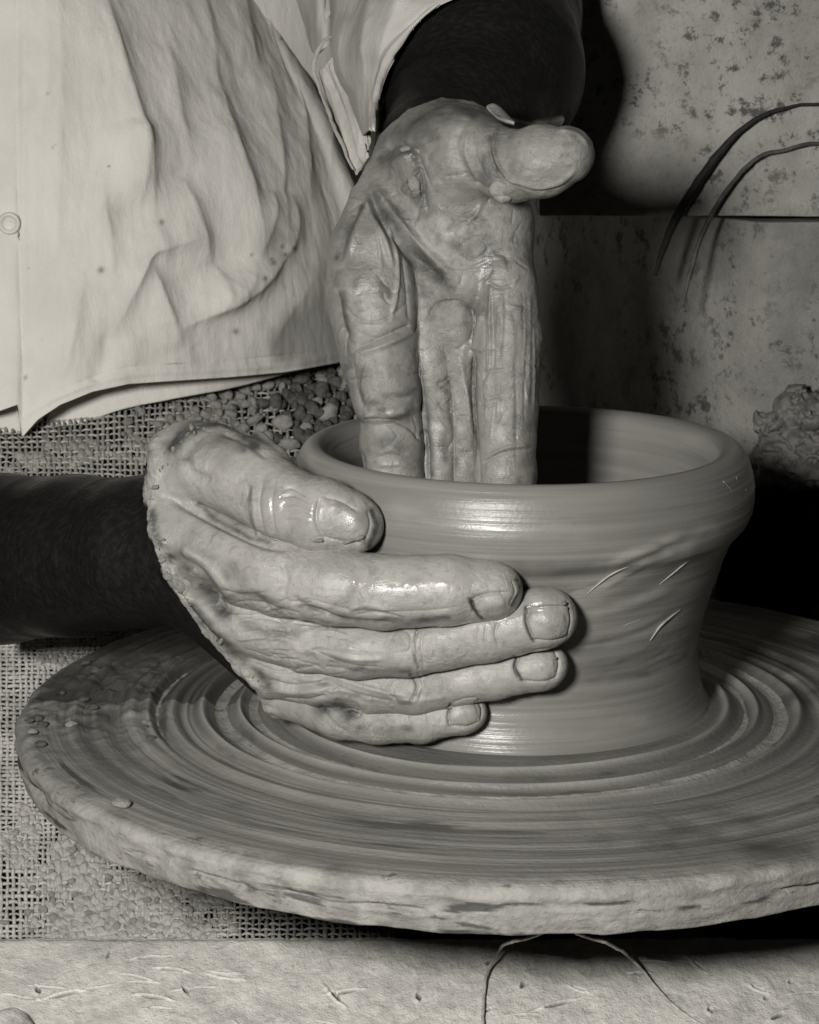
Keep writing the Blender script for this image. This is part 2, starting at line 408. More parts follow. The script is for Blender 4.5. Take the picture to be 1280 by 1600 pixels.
# ------------------------------------------------------------------ setting: wall, floor, room
def slab(name, lo, hi, mat, parent=None, res=None, amp=0.0, noise_scale=.35, bevel=.15, front_axis=None, **kw):
    """a box with rounded arrises and an uneven skin, built from subdivided faces"""
    lo = np.array(lo, float); hi = np.array(hi, float); sz = hi - lo; res = res or max(sz)/24
    Vs = []; Fs = []; off = 0
    for ax in range(3):
        u, v = (ax+1) % 3, (ax+2) % 3
        nu = max(2, min(260, int(sz[u]/res)+2)); nv = max(2, min(260, int(sz[v]/res)+2))
        for s_ in (0, 1):
            a, b = np.meshgrid(np.linspace(lo[u], hi[u], nu), np.linspace(lo[v], hi[v], nv))
            p = np.zeros((a.size, 3)); p[:, u] = a.ravel(); p[:, v] = b.ravel(); p[:, ax] = (lo, hi)[s_][ax]
            f = gridF(nu, nv);  f = f if s_ else f[:, ::-1]
            Vs.append(p); Fs.append(f + off); off += len(p)
    V = np.concatenate(Vs); F = np.concatenate(Fs)
    c = np.clip(V, lo + bevel, hi - bevel); d = V - c; L = np.linalg.norm(d, axis=1, keepdims=True) + 1e-9
    n = d/L; V = c + n*bevel
    if amp: V = V + n*(amp*fbm(V*noise_scale, 5)[:, None])
    return mesh(name, V, F, mat, parent, **kw)

floor = slab('floor', (-130, -80, -62), (130, 120, -60), M_BLACK, res=30); structure(floor)
room = slab('back_wall', (-130, 95, -60), (130, 100, 120), M_BLACK, res=30); structure(room)
WY = 17.2
def wz(py): return P(640, py, WY)[2]
z_gap = wz(342.5)
wall = thing('wall', '', ''); del wall['label'], wall['category']; wall['kind'] = 'structure'; wall.location = (0.2, WY*S, 0)
xl = P(842, 300, WY)[0]
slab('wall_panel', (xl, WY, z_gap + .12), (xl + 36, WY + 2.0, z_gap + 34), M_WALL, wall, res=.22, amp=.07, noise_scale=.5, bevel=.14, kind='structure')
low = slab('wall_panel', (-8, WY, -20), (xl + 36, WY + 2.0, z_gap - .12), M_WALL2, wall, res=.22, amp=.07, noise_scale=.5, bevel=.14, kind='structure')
co = np.empty(len(low.data.vertices)*3, np.float32); low.data.vertices.foreach_get('co', co); co = co.reshape(-1, 3)
wx_ = co[:, 0] / S + .2/S; co[:, 1] += np.clip(12.0 - wx_, 0, None)**1.35 * .85 * S      # lower board bent back on the left to widen the shadow on it
low.data.vertices.foreach_set('co', co.ravel()); low.data.update()

def reed(name, pts, r, mat, label):
    V = [P(x, y, Y) for x, y, Y in pts]
    o = tube_obj(name, V, r, mat, None, 10, 80, 1.0, .05, origin=V[0])
    return tag(o, label, 'reed', 'bent reeds leaning on the wall')
reed('bent_reed', [(1024, 430, 16.60), (1038, 385, 16.50), (1060, 335, 16.60), (1110, 258, 16.75), (1160, 202, 16.80), (1215, 172, 16.85), (1290, 164, 16.90), (1380, 200, 16.90)],
     [.07, .16, .21, .20, .14, .075, .07, .08], M_CABLE, 'thicker black bent reed arching highest across the speckled wall')
reed('bent_reed', [(1066, 480, 16.50), (1078, 430, 16.50), (1100, 360, 16.60), (1135, 300, 16.60), (1180, 250, 16.70), (1225, 235, 16.80), (1290, 226, 16.85), (1380, 260, 16.90)],
     [.05, .10, .12, .11, .095, .09, .09, .09], M_CABLE2, 'thinner grey bent reed arching just inside the black one on the wall')

# ------------------------------------------------------------------ wheel
RW = 18.5
wheel = thing('potters_wheel', 'round clay streaked potters wheel head spinning under the bowl', 'potters wheel', (0, 0, -1.6))
def build_wheel():
    nt = 720
    rad = np.concatenate([np.linspace(.01, 6, 10), np.linspace(6.1, RW - .35, 330), np.full(8, RW)])
    nr = len(rad); nside = 26
    th = np.linspace(0, 2*np.pi, nt, endpoint=False)
    rr = np.concatenate([np.linspace(.01, 6, 10), np.linspace(6.05, RW - .25, 340)])
    T, Rr = np.meshgrid(th, rr)
    ct, st = np.cos(T), np.sin(T)
    q = np.stack([ct*1.1, st*1.1, Rr*.9], -1)
    z = .08*fbm(q*np.array([1, 1, 1.0]), 4)*sstep(7, 10, Rr) + .015*fbm(np.stack([ct*2, st*2, Rr*6], -1), 3)
    crests = []
    for r0, w, h, e, ph in [(8.45, .2, .2, .30, 3.0), (9.75, .15, .22, .50, 3.1), (9.25, .4, -.14, .45, 3.1), (11.25, .22, .24, .45, 3.3), (10.55, .4, -.16, .45, 3.2), (11.9, .3, -.12, .4, 3.3), (13.0, .25, -.12, .4, 3.2), (12.0, .13, .1, .3, 3.0),
                            (12.5, .4, .15, .4, 3.4), (13.35, .22, .14, .3, 3.0), (14.2, .35, .12, .2, 2.5), (15.3, .3, .09, .3, 2.8), (16.3, .25, .08, .2, 3.2), (17.3, .3, .07, .1, 3)]:
        rc = r0 + e*np.cos(T - ph) + .12*vnoise(np.stack([ct*1.5 + r0, st*1.5, 0*T], -1))
        fade = 1 if r0 < 11.4 else 1.5*np.exp(-((T - 3.05)/.55)**2) + sstep(-.5, .45, vnoise(np.stack([ct*1.3 + 2*r0, st*1.3, 0*T + r0], -1)))
        if h > .09: crests.append((rc, w, fade, h))
        z += h*(1 if r0 < 11.5 else .65)*np.exp(-((Rr - rc)/w)**2)*fade
    z += .30*np.exp(-((Rr - 7.2)/1.1)**2)
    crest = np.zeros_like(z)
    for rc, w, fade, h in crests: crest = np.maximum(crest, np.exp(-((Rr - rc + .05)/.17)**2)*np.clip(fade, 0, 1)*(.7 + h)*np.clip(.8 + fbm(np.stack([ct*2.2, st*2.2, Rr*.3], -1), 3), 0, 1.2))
    # lumpy dried slip on the far left
    lum = np.exp(-(((T - np.pi*.985)/.42)**2)) * sstep(12.5, 14.5, Rr)
    z += lum*(.16*np.clip(fbm(np.stack([Rr*ct*1.4, Rr*st*1.4, 0*T], -1), 4)*1.6, -.3, 1))
    z -= .05*sstep(RW - 1.2, RW - .2, Rr)
    top = np.stack([Rr*ct, Rr*st, z], -1)
    # edge, underside
    s_ = np.linspace(0, 1, nside)
    prof_r = RW + .12*np.sin(np.pi*s_) - .02; prof_z = -.12 - 1.45*s_
    Ts, Sx = np.meshgrid(th, s_)
    Re = np.interp(Sx, s_, prof_r); Ze = np.interp(Sx, s_, prof_z)
    pe = np.stack([Re*np.cos(Ts), Re*np.sin(Ts), Ze], -1)
    n1 = fbm(pe*np.array([.55, .55, 1.3]), 5); n2 = fbm(pe*np.array([.9, .9, 4.0]) + 9, 4)
    Re = Re + .13*n1 + .06*n2 - .20*np.exp(-((Sx - .52 - .12*n1)/.055)**2)*sstep(-.05, .3, vnoise(pe*np.array([.5, .5, .1]) + 2)) + .10*np.exp(-((Sx - .15)/.12)**2)*(1 + fbm(pe*1.5, 3)); Ze = Ze + .10*fbm(pe*.6 + 5, 3)
    pe = np.stack([Re*np.cos(Ts), Re*np.sin(Ts), Ze], -1)
    under = np.array([[RW - .5, -1.75], [RW - 3, -1.85], [3, -1.9], [.01, -1.9]])
    pu = np.stack([np.stack([u[0]*np.cos(th), u[0]*np.sin(th), np.full(nt, u[1])], -1) for u in under])
    Gd = np.concatenate([top, pe, pu]); n = len(Gd)
    V = Gd.reshape(-1, 3); F = gridF(nt, n, True)
    R = np.hypot(V[:, 0], V[:, 1]); a = np.arctan2(V[:, 1], V[:, 0])
    fb = fbm(V*np.array([.8, .8, 1.2]), 5)
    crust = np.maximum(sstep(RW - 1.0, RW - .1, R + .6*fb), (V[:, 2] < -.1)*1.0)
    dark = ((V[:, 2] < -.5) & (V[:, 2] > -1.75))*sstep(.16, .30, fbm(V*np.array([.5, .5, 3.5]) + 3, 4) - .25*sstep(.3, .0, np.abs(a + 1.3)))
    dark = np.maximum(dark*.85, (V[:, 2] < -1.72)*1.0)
    wetshade = (V[:, 2] > -.1)*.78*sstep(9.5, 11, R)*sstep(-.25, .25, fbm(V*np.array([.25, .25, .1]) + 12, 4) + .5*np.exp(-((np.abs(a) - 2.75)/.5)**2)*(a > 0) + .6*np.exp(-((a - 2.95)/.55)**2) + .35*np.exp(-((a - .5)/.5)**2) - .36)  # wet slip, with shade at left-back and right-back put into the colour
    dark = np.maximum(dark, wetshade)
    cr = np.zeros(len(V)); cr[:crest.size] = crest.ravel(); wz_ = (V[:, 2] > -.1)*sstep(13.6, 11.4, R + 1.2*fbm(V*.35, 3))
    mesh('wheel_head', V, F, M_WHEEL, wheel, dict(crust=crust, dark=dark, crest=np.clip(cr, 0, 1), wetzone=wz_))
build_wheel()
# shaft and bearing box below, in the dark
def lathe(prof, n=96):
    th = np.linspace(0, 2*np.pi, n, endpoint=False); p = np.array(prof)
    V = np.stack([np.outer(p[:, 0], np.cos(th)), np.outer(p[:, 0], np.sin(th)), np.repeat(p[:, 1:2], n, 1)], -1).reshape(-1, 3)
    return V, gridF(n, len(p), True)
V, F = lathe([(.01, -1.95), (2.2, -1.95), (2.2, -3.5), (1.6, -3.6), (1.6, -30), (.01, -30)], 40); mesh('shaft', V, F[:, ::-1], M_METAL, wheel)
lump_meshes = []
def lumpV(seed, sub=10):
    n = sub; u = np.linspace(0, np.pi, n); th = np.linspace(0, 2*np.pi, n, endpoint=False)
    V = np.stack([np.outer(np.sin(u), np.cos(th)), np.outer(np.sin(u), np.sin(th)), np.repeat(np.cos(u)[:, None], n, 1)], -1).reshape(-1, 3)
    V = V*(1 + .55*fbm(V*1.1 + seed*7.7, 3)[:, None]); return V, gridF(n, n, True)[:, ::-1]
def lump_data(mat, key):
    out = []
    for s_ in range(6):
        V, F = lumpV(s_ + key*10); o = mesh('clay_crumb', V, F, mat); me = o.data; bpy.data.objects.remove(o); out.append(me)
    return out
LUMPS = lump_data(M_CRUMB, 1); LUMPSD = lump_data(M_CRUMBDARK, 2); CLOTS = lump_data(M_CLOT, 4)
def put_lump(name, pos, size, rot, parent, meshes):
    o = bpy.data.objects.new(name, random.choice(meshes)); COL.objects.link(o); o.parent = parent
    o.location = (Vector(pos) - Vector(root_loc(parent)))*S if parent else Vector(pos)*S
    o.scale = size if hasattr(size, '__len__') else (size,)*3; o.rotation_euler = rot; return o
for px, py, s_ in [(190, 1254, .27), (150, 1047, .22), (134, 1035, .16), (60, 1122, .2), (66, 1132, .2), (50, 1143, .16), (64, 1162, .2), (110, 1132, .2), (131, 1092, .17), (146, 1105, .17), (227, 1128, .1), (229, 1136, .12), (236, 1153, .15), (98, 1082, .12), (47, 1125, .15)]:
    p = PZ(px, py, .12); put_lump('clay_crumb', p, (s_*1.25, s_, s_*.62), (0, 0, random.random()*6), wheel, LUMPS if py > 1200 else LUMPSD + LUMPS[:2])

# ------------------------------------------------------------------ clay bowl
PX, PY_ = .35, 0.0
POT = np.array([(7.4, .12), (7.1, .42), (6.88, .95), (6.72, 1.9), (6.74, 3.0), (7.0, 4.2), (7.3, 5.2), (7.6, 6.15), (7.93, 6.85), (8.38, 7.4), (8.6, 8.2), (8.52, 9.1), (8.33, 9.7), (7.98, 10.1), (7.6, 10.12),
       (7.3, 9.9), (7.1, 9.4), (6.95, 8.5), (6.6, 6.2), (6.0, 3.4), (4.8, 1.7), (2.4, 1.3), (.01, 1.25)])
def pot_r(z): return float(np.interp(z, POT[:14, 1], POT[:14, 0]))
bowl = thing('clay_bowl', 'wet thick rimmed clay bowl being thrown on the wheel', 'clay bowl', (PX, PY_, .1))
def build_pot():
    nt = 480; prof = catmull(POT, 300); n = len(prof); th = np.linspace(0, 2*np.pi, nt, endpoint=False)
    T, Q = np.meshgrid(th, np.arange(n)); R = prof[Q, 0]; Z = prof[Q, 1]
    outer = (Q < 200)
    g = .022*vnoise(np.stack([np.cos(T)*.7, np.sin(T)*.7, Z*2.3 + .25*T*0], -1)) + .012*vnoise(np.stack([np.cos(T)*.9, np.sin(T)*.9, Z*7 + 4], -1)) + .006*vnoise(np.stack([np.cos(T)*1.2, np.sin(T)*1.2, Z*18], -1))
    g += .05*fbm(np.stack([np.cos(T)*.8, np.sin(T)*.8, Z*.12], -1), 2)
    R2 = R + g*sstep(.02, 2, R)
    V = np.stack([R2*np.cos(T) + PX, R2*np.sin(T) + PY_, Z + .02*np.sin(T*2 + 1)*sstep(2, 8, Z)], -1).reshape(-1, 3); F = gridF(nt, n, True)
    st = [([(930, 1062), (1000, 1050), (1060, 1025)], 4, -.05), ([(940, 1052), (1010, 1036), (1050, 1012)], 3, -.04), ([(900, 1088), (960, 1090), (1050, 1072)], 3, -.035), ([(925, 940), (1000, 905), (1100, 850)], 14, .05), ([(860, 905), (960, 890), (1060, 850)], 10, -.05), ([(940, 920), (1010, 880), (1060, 862)], 5, .05), ([(900, 965), (980, 950), (1060, 915)], 8, .05), ([(930, 1010), (1000, 990), (1060, 960)], 6, -.04), ([(960, 880), (1010, 862), (1070, 836)], 8, .05), ([(905, 1000), (980, 985), (1040, 960)], 6, .035),
          ([(600, 868), (640, 872), (670, 880)], 5, .06), ([(950, 890), (1040, 850)], 9, .04), ([(900, 1010), (990, 1000)], 3, -.03), ([(880, 930), (980, 900)], 3, -.03)]
    V = sculpt(V, F, st)
    xs, ys = proj(V); sl = np.zeros(len(V)); w_ = 9*fbm(V*1.1, 3)
    for pts, wd, a_ in [([(900, 935), (1000, 880), (1110, 830)], 16, .8), ([(930, 960), (1010, 930), (1080, 900)], 9, .5), ([(960, 1000), (1030, 975)], 10, .45), ([(930, 880), (1060, 838)], 10, .6), ([(700, 1120), (850, 1140), (1000, 1120)], 16, .4), ([(620, 800), (760, 830), (900, 825)], 22, .35), ([(640, 872), (760, 885), (860, 880)], 6, -.6), ([(900, 1045), (980, 1030), (1060, 990)], 6, -.7), ([(920, 1065), (1010, 1052), (1075, 1020)], 5, -.7)]:
        d, sd, t = polydist(xs + w_, ys + w_*.5, smooth_poly(pts)); sl += a_*np.exp(-(d/wd)**2)*(V[:, 1] < 1)*np.clip(.6 + 1.5*fbm(V*np.array([1.2, 1.2, 3]), 3), 0, 1.3)
    mesh('bowl_wall', V, F, M_POT, bowl, dict(slip=np.clip(sl, 0, 1), dark_streak=np.clip(-sl, 0, 1)))  # lighter slip smears and darker streaks along the strokes
build_pot()
def pot_hit(px, py, lift=0.0):
    Ys = np.arange(-13, 6, .02); p = P(np.full_like(Ys, px), np.full_like(Ys, py), Ys)
    r = np.hypot(p[:, 0] - PX, p[:, 1] - PY_); pr = np.interp(p[:, 2], POT[:13, 1], POT[:13, 0])
    k = np.nonzero(r < pr + lift)[0]; return p[k[0]] if len(k) else p[np.argmin(r - pr)]
for pts, r in [([(914, 931), (940, 908), (965, 892), (1000, 878)], .055), ([(1030, 913), (1052, 895), (1085, 868)], .05), ([(1016, 1001), (1035, 975), (1064, 952)], .055), ([(958, 986), (980, 975), (1002, 968)], .035),
               ([(1080, 800), (1086, 812), (1092, 818)], .05), ([(1082, 822), (1090, 816)], .035), ([(985, 885), (1040, 846), (1105, 826)], .03), ([(1130, 752), (1145, 768)], .04), ([(1150, 745), (1155, 785)], .04), ([(1160, 770), (1150, 790)], .04),
               ([(1165, 765), (1172, 785)], .035), ([(1128, 760), (1160, 758)], .03), ([(1140, 790), (1150, 765)], .04), ([(1022, 876), (1048, 864)], .03), ([(660, 878), (610, 868), (585, 862)], .05)]:
    tube_obj('clay_sliver', [pot_hit(x, y, .01) for x, y in pts], [r*.4] + [r]*(len(pts) - 2) + [r*.3] if len(pts) > 2 else [r, r*.5], M_SLIVER, bowl, 6, 14, .7, .02)
# ------------------------------------------------------------------ hands and arms: one continuous body
person = thing('person', 'potter in a pale cotton shirt with rolled sleeves, clay coated hands shaping the bowl', 'person', (-18, 24, -60))
def q(px, py, Y, r): return (P(px, py, Y), r)
def right_hand():
    f = Field((-20.5, -12, -.5), (4.0, 9.5, 14.5), .075)
    # forearm and wrist
    f.chain([q(-140, 880, 9.0, 3.7), q(0, 873, 5.2, 3.35), q(120, 868, 1.8, 3.05), q(235, 862, -1.4, 2.75), q(285, 868, -2.3, 2.2)], .5, .8)
    # back of the hand
    f.chain([q(290, 850, -2.8, 2.0), q(345, 868, -4.6, 1.5)], 1.0)
    f.chain([q(300, 880, -2.8, 1.9), q(385, 958, -4.7, 1.30)], .9)
    f.chain([q(305, 895, -2.7, 1.7), q(415, 1028, -4.6, 1.12)], .7)
    f.chain([q(308, 905, -2.4, 1.55), q(440, 1066, -4.0, .95)], .7)
    f.ell(P(292, 832, -3.6), (1.3, 1.5, 1.35), .7)                       # muscle between thumb and index
    # fingers: index, middle, ring, little
    f.chain([q(338, 872, -4.9, 1.38), q(440, 900, -6.6, 1.30), q(525, 917, -7.55, 1.23), q(600, 925, -8.05, 1.18), q(700, 922, -8.45, 1.10), q(770, 923, -8.5, .92)], .22)
    f.chain([q(385, 965, -4.9, 1.22), q(480, 1000, -6.35, 1.02), q(560, 1014, -7.15, .93), q(640, 1013, -7.65, .88), q(760, 990, -8.0, .88), q(846, 966, -8.05, .96), q(858, 964, -7.95, .90)], .12)
    f.chain([q(418, 1040, -4.6, 1.0), q(510, 1064, -5.9, .86), q(580, 1075, -6.6, .80), q(650, 1077, -7.0, .78), q(770, 1056, -7.4, .74), q(844, 1041, -7.45, .74), q(854, 1039, -7.4, .68)], .10)
    f.chain([q(445, 1080, -4.1, .85), q(503, 1108, -5.4, .70), q(528, 1117, -5.9, .76), q(590, 1126, -6.35, .72), q(660, 1126, -6.75, .68), q(722, 1114, -7.0, .64), q(732, 1112, -6.98, .58)], .08)
    # thumb
    f.chain([q(305, 735, -2.6, 1.75), q(330, 728, -3.4, 1.42), q(392, 752, -4.8, 1.33), q(455, 793, -6.3, 1.18), q(503, 806, -6.9, 1.22), q(545, 817, -7.1, .98), q(556, 821, -7.05, .88)], .2)
    f.ell(P(290, 770, -2.6), (1.3, 1.6, 1.5), .6)
    f.chain([q(405, 690, -3.6, .28), q(432, 715, -4.6, .25), q(458, 745, -5.2, .2)], .25)   # web of slip behind the thumb
    V, F = f.nets()
    k = V[:, 0] > f.lo[0] + .2
    V = relax(V, F, 2, .5); V, F = subdivide(V, F); V = relax(V, F, 2, .5)
    # clay crust ends at the wrist
    x, y = proj(V)
    xb = np.interp(y, [600, 655, 690, 730, 780, 830, 880, 940, 1010, 1080, 1200], [240, 240, 236, 232, 228, 234, 253, 284, 338, 400, 480])
    xb = xb + 10*fbm(V*np.array([1.2, 1.2, 1.2]), 5, .6)
    clay = sstep(-3, 5, x - xb)
    N = normals(V, F); edge = np.exp(-((x - xb - 9)/11)**2)
    V = V + N*(.10*clay + edge*(.06 + .17*np.abs(fbm(V*2.0, 4))))[:, None]
    V = V + N*(clay*(.035*fbm(V*1.1, 3) + .012*fbm(V*4.5, 3)))[:, None]
    st = [
      # thumb and index groove, thumb wrinkles and nail
      ([(262, 775), (300, 795), (345, 818), (400, 845), (450, 858)], 7, -.16),
      ([(398, 758), (393, 790), (400, 822), (412, 842)], 4, .06), ([(410, 752), (404, 790), (412, 838)], 5, -.07), ([(430, 745), (424, 790), (432, 848)], 4, -.06),
      ([(440, 768), (455, 762), (478, 775)], 2.6, -.05), ([(438, 778), (460, 774), (482, 786)], 2.6, -.05), ([(442, 790), (462, 787), (486, 797)], 2.6, -.05), ([(446, 802), (466, 800), (488, 808)], 2.6, -.05), ([(444, 814), (470, 812)], 2.6, -.045),
      ([(500, 778), (494, 800), (496, 822), (506, 838)], 4, -.09), ([(505, 776), (530, 782), (560, 800)], 4, -.06), ([(500, 838), (530, 846), (566, 850)], 5, -.08), ([(575, 795), (580, 820), (572, 846)], 4, -.07), ([(515, 790), (545, 800), (560, 830)], 12, .05),
      ([(380, 742), (388, 770), (376, 800)], 4, -.03), ([(300, 690), (330, 672), (370, 680)], 8, -.06), ([(290, 715), (300, 740), (330, 750)], 9, -.09), ([(345, 670), (385, 690), (420, 715)], 6, -.07),
      # tendon and hollow at the wrist
      ([(262, 870), (300, 890), (325, 925), (345, 960)], 13, -.22), ([(280, 858), (320, 880), (355, 925)], 9, .10), ([(250, 885), (278, 915), (310, 955), (350, 1000)], 8, .14), ([(268, 905), (300, 950), (345, 1005)], 5, -.12), ([(285, 905), (296, 918), (292, 935)], 4, -.10),
      ([(330, 935), (360, 955), (400, 952)], 5, -.08), ([(345, 920), (380, 930), (420, 925)], 4, -.05), ([(350, 948), (390, 940), (430, 950)], 4, -.05), ([(365, 975), (400, 965), (450, 972)], 4, -.06), ([(372, 990), (420, 985), (470, 998)], 4, -.05),
      ([(370, 1000), (410, 996), (450, 1000)], 3, .05), ([(385, 1015), (430, 1030), (470, 1030)], 4, -.05), ([(395, 1035), (440, 1050), (500, 1040)], 4, -.06), ([(420, 1062), (460, 1072), (520, 1062)], 5, -.10), ([(430, 1078), (470, 1082), (520, 1074)], 5, .07), ([(440, 1092), (480, 1094), (510, 1086)], 4, -.08),
      ([(405, 940), (430, 960), (445, 985)], 5, -.07), ([(440, 880), (448, 905), (440, 930)], 6, -.05), ([(455, 935), (480, 950), (520, 962)], 6, -.06), ([(470, 948), (540, 968), (620, 974)], 5, -.07), ([(480, 1012), (540, 1038), (600, 1044)], 5, -.06), ([(510, 1018), (550, 1030), (600, 1030)], 4, .05),
      ([(500, 1060), (560, 1085), (620, 1096)], 4, -.06), ([(520, 1056), (570, 1074), (630, 1088)], 4, .05), ([(545, 955), (570, 945), (610, 955)], 5, .06), ([(555, 962), (590, 958), (630, 966)], 3, -.05),
      # finger creases
      ([(652, 984), (646, 1010), (652, 1044)], 3, -.06), ([(662, 984), (658, 1010), (664, 1042)], 3, -.05), ([(610, 1000), (620, 985), (640, 990), (640, 1015), (618, 1020)], 3, -.04), ([(745, 978), (742, 1000), (748, 1020)], 3, -.04), ([(778, 972), (774, 990), (780, 1012)], 2.6, -.05), ([(760, 975), (758, 1000), (762, 1016)], 2.6, -.035),
      ([(640, 1052), (652, 1072), (640, 1098)], 3.2, -.06), ([(652, 1050), (662, 1072), (652, 1100)], 3, -.05), ([(612, 1062), (606, 1080), (622, 1096)], 3.2, -.06), ([(690, 1052), (694, 1072)], 2.6, -.03),
      ([(548, 1098), (560, 1112), (558, 1140)], 4, -.05), ([(520, 1098), (545, 1104), (562, 1122)], 9, -.09), ([(575, 1140), (590, 1130), (605, 1140)], 6, -.05), ([(500, 1100), (520, 1130), (545, 1146)], 5, -.05),
      ([(560, 1090), (640, 1096), (700, 1088)], 4, .03), ([(480, 935), (560, 955), (660, 955), (720, 948)], 5, -.04),
      # nails: index, middle, ring, little
      ([(738, 938), (742, 954), (752, 962)], 3.4, -.10), ([(738, 936), (762, 928), (795, 926)], 3.4, -.08), ([(760, 946), (790, 940)], 8, .05), ([(800, 905), (806, 925), (796, 945)], 3.4, -.05),
      ([(828, 948), (822, 970), (832, 998)], 3.6, -.11), ([(830, 946), (860, 942), (888, 944)], 3.2, -.06), ([(832, 1000), (865, 1002), (890, 994)], 3.2, -.07), ([(845, 972), (885, 968)], 13, .045), ([(886, 936), (893, 965), (888, 995)], 3, -.07), ([(838, 950), (870, 948), (890, 950)], 2.4, .05),
      ([(812, 1024), (804, 1042), (812, 1062)], 3.4, -.10), ([(815, 1022), (845, 1016), (868, 1014)], 3, -.06), ([(815, 1064), (850, 1066), (872, 1058)], 3, -.07), ([(828, 1042), (868, 1036)], 11, .04), ([(866, 1012), (874, 1035), (870, 1060)], 3, -.08),
      ([(706, 1100), (699, 1116), (703, 1132)], 3.2, -.09), ([(708, 1098), (728, 1092), (744, 1092)], 2.8, -.05), ([(704, 1134), (730, 1136), (750, 1128)], 3, -.07), ([(718, 1114), (745, 1108)], 8, .035), ([(746, 1092), (754, 1108), (752, 1126)], 2.8, -.07),
    ]
    r_ = random.Random(3)
    for _ in range(120):                                    # fine skin creases over the back of the hand
        x0 = r_.uniform(330, 520); y0 = r_.uniform(925, 1085)
        if (x0 - 330)*.75 + 900 > y0 + 60 or y0 > 930 + (x0 - 300)*.85: continue
        L = r_.uniform(14, 45); a = r_.uniform(-.25, .45)
        st.append(([(x0, y0), (x0 + L*.5*math.cos(a), y0 + L*.5*math.sin(a) + r_.uniform(-4, 4)), (x0 + L*math.cos(a), y0 + L*math.sin(a))], r_.uniform(1.8, 3.2), r_.choice([-.045, -.035, .025])))
    for _ in range(60):                                     # fine lines across the fingers
        fx, (y0, y1) = r_.choice([(r_.uniform(450, 780), (870, 965)), (r_.uniform(540, 820), (985, 1040)), (r_.uniform(540, 800), (1050, 1095)), (r_.uniform(560, 700), (1095, 1150))])
        ym = r_.uniform(y0, y1); st.append(([(fx, ym), (fx + r_.uniform(-6, 8), ym + r_.uniform(10, 22))], r_.uniform(1.6, 2.4), -.018))
    st = [(a[0], a[1], a[2]*1.3) for a in st]
    V = sculpt(V, F, st)
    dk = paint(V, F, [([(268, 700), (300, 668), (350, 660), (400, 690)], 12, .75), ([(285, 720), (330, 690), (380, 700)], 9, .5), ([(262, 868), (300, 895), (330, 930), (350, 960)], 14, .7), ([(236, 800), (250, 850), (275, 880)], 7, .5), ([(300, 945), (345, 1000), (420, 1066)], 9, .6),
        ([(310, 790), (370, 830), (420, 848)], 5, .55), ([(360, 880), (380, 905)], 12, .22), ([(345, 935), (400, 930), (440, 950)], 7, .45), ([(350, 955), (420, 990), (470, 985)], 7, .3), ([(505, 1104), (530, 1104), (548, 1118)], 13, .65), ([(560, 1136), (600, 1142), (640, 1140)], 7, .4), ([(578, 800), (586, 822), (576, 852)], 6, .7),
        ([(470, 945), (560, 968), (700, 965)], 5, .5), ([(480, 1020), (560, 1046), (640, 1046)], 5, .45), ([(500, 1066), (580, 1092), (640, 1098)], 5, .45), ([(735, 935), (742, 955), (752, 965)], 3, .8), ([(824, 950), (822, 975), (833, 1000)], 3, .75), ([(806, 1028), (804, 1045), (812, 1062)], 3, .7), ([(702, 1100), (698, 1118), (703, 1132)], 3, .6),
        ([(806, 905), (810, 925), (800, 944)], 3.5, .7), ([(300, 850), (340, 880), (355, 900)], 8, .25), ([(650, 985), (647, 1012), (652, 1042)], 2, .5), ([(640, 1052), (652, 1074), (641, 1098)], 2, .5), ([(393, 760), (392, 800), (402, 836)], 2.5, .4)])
    dk = np.clip(dk*(1.25 + 1.3*fbm(V*np.array([1.6, 1.6, 2.6]), 4)), 0, .95)  # slip smears, with the shade of hollows, creases and finger edges painted in
    wet = paint(V, F, [([(555, 905), (600, 918), (640, 915)], 14, 1), ([(640, 908), (680, 905), (735, 905)], 11, 1), ([(430, 785), (455, 795), (480, 800)], 22, 1), ([(530, 800), (556, 815)], 14, .9), ([(690, 985), (780, 960), (870, 945)], 13, .9), ([(600, 990), (700, 982)], 9, .7), ([(790, 1028), (820, 1022)], 8, .8), ([(470, 850), (530, 858), (580, 862)], 6, .9), ([(455, 850), (500, 862)], 9, .6)])
    wet = np.clip(wet*(.8 + .6*fbm(V*2.5 + 3, 3)), 0, 1)
    return V, F, clay, dk, wet, np.zeros(len(V))

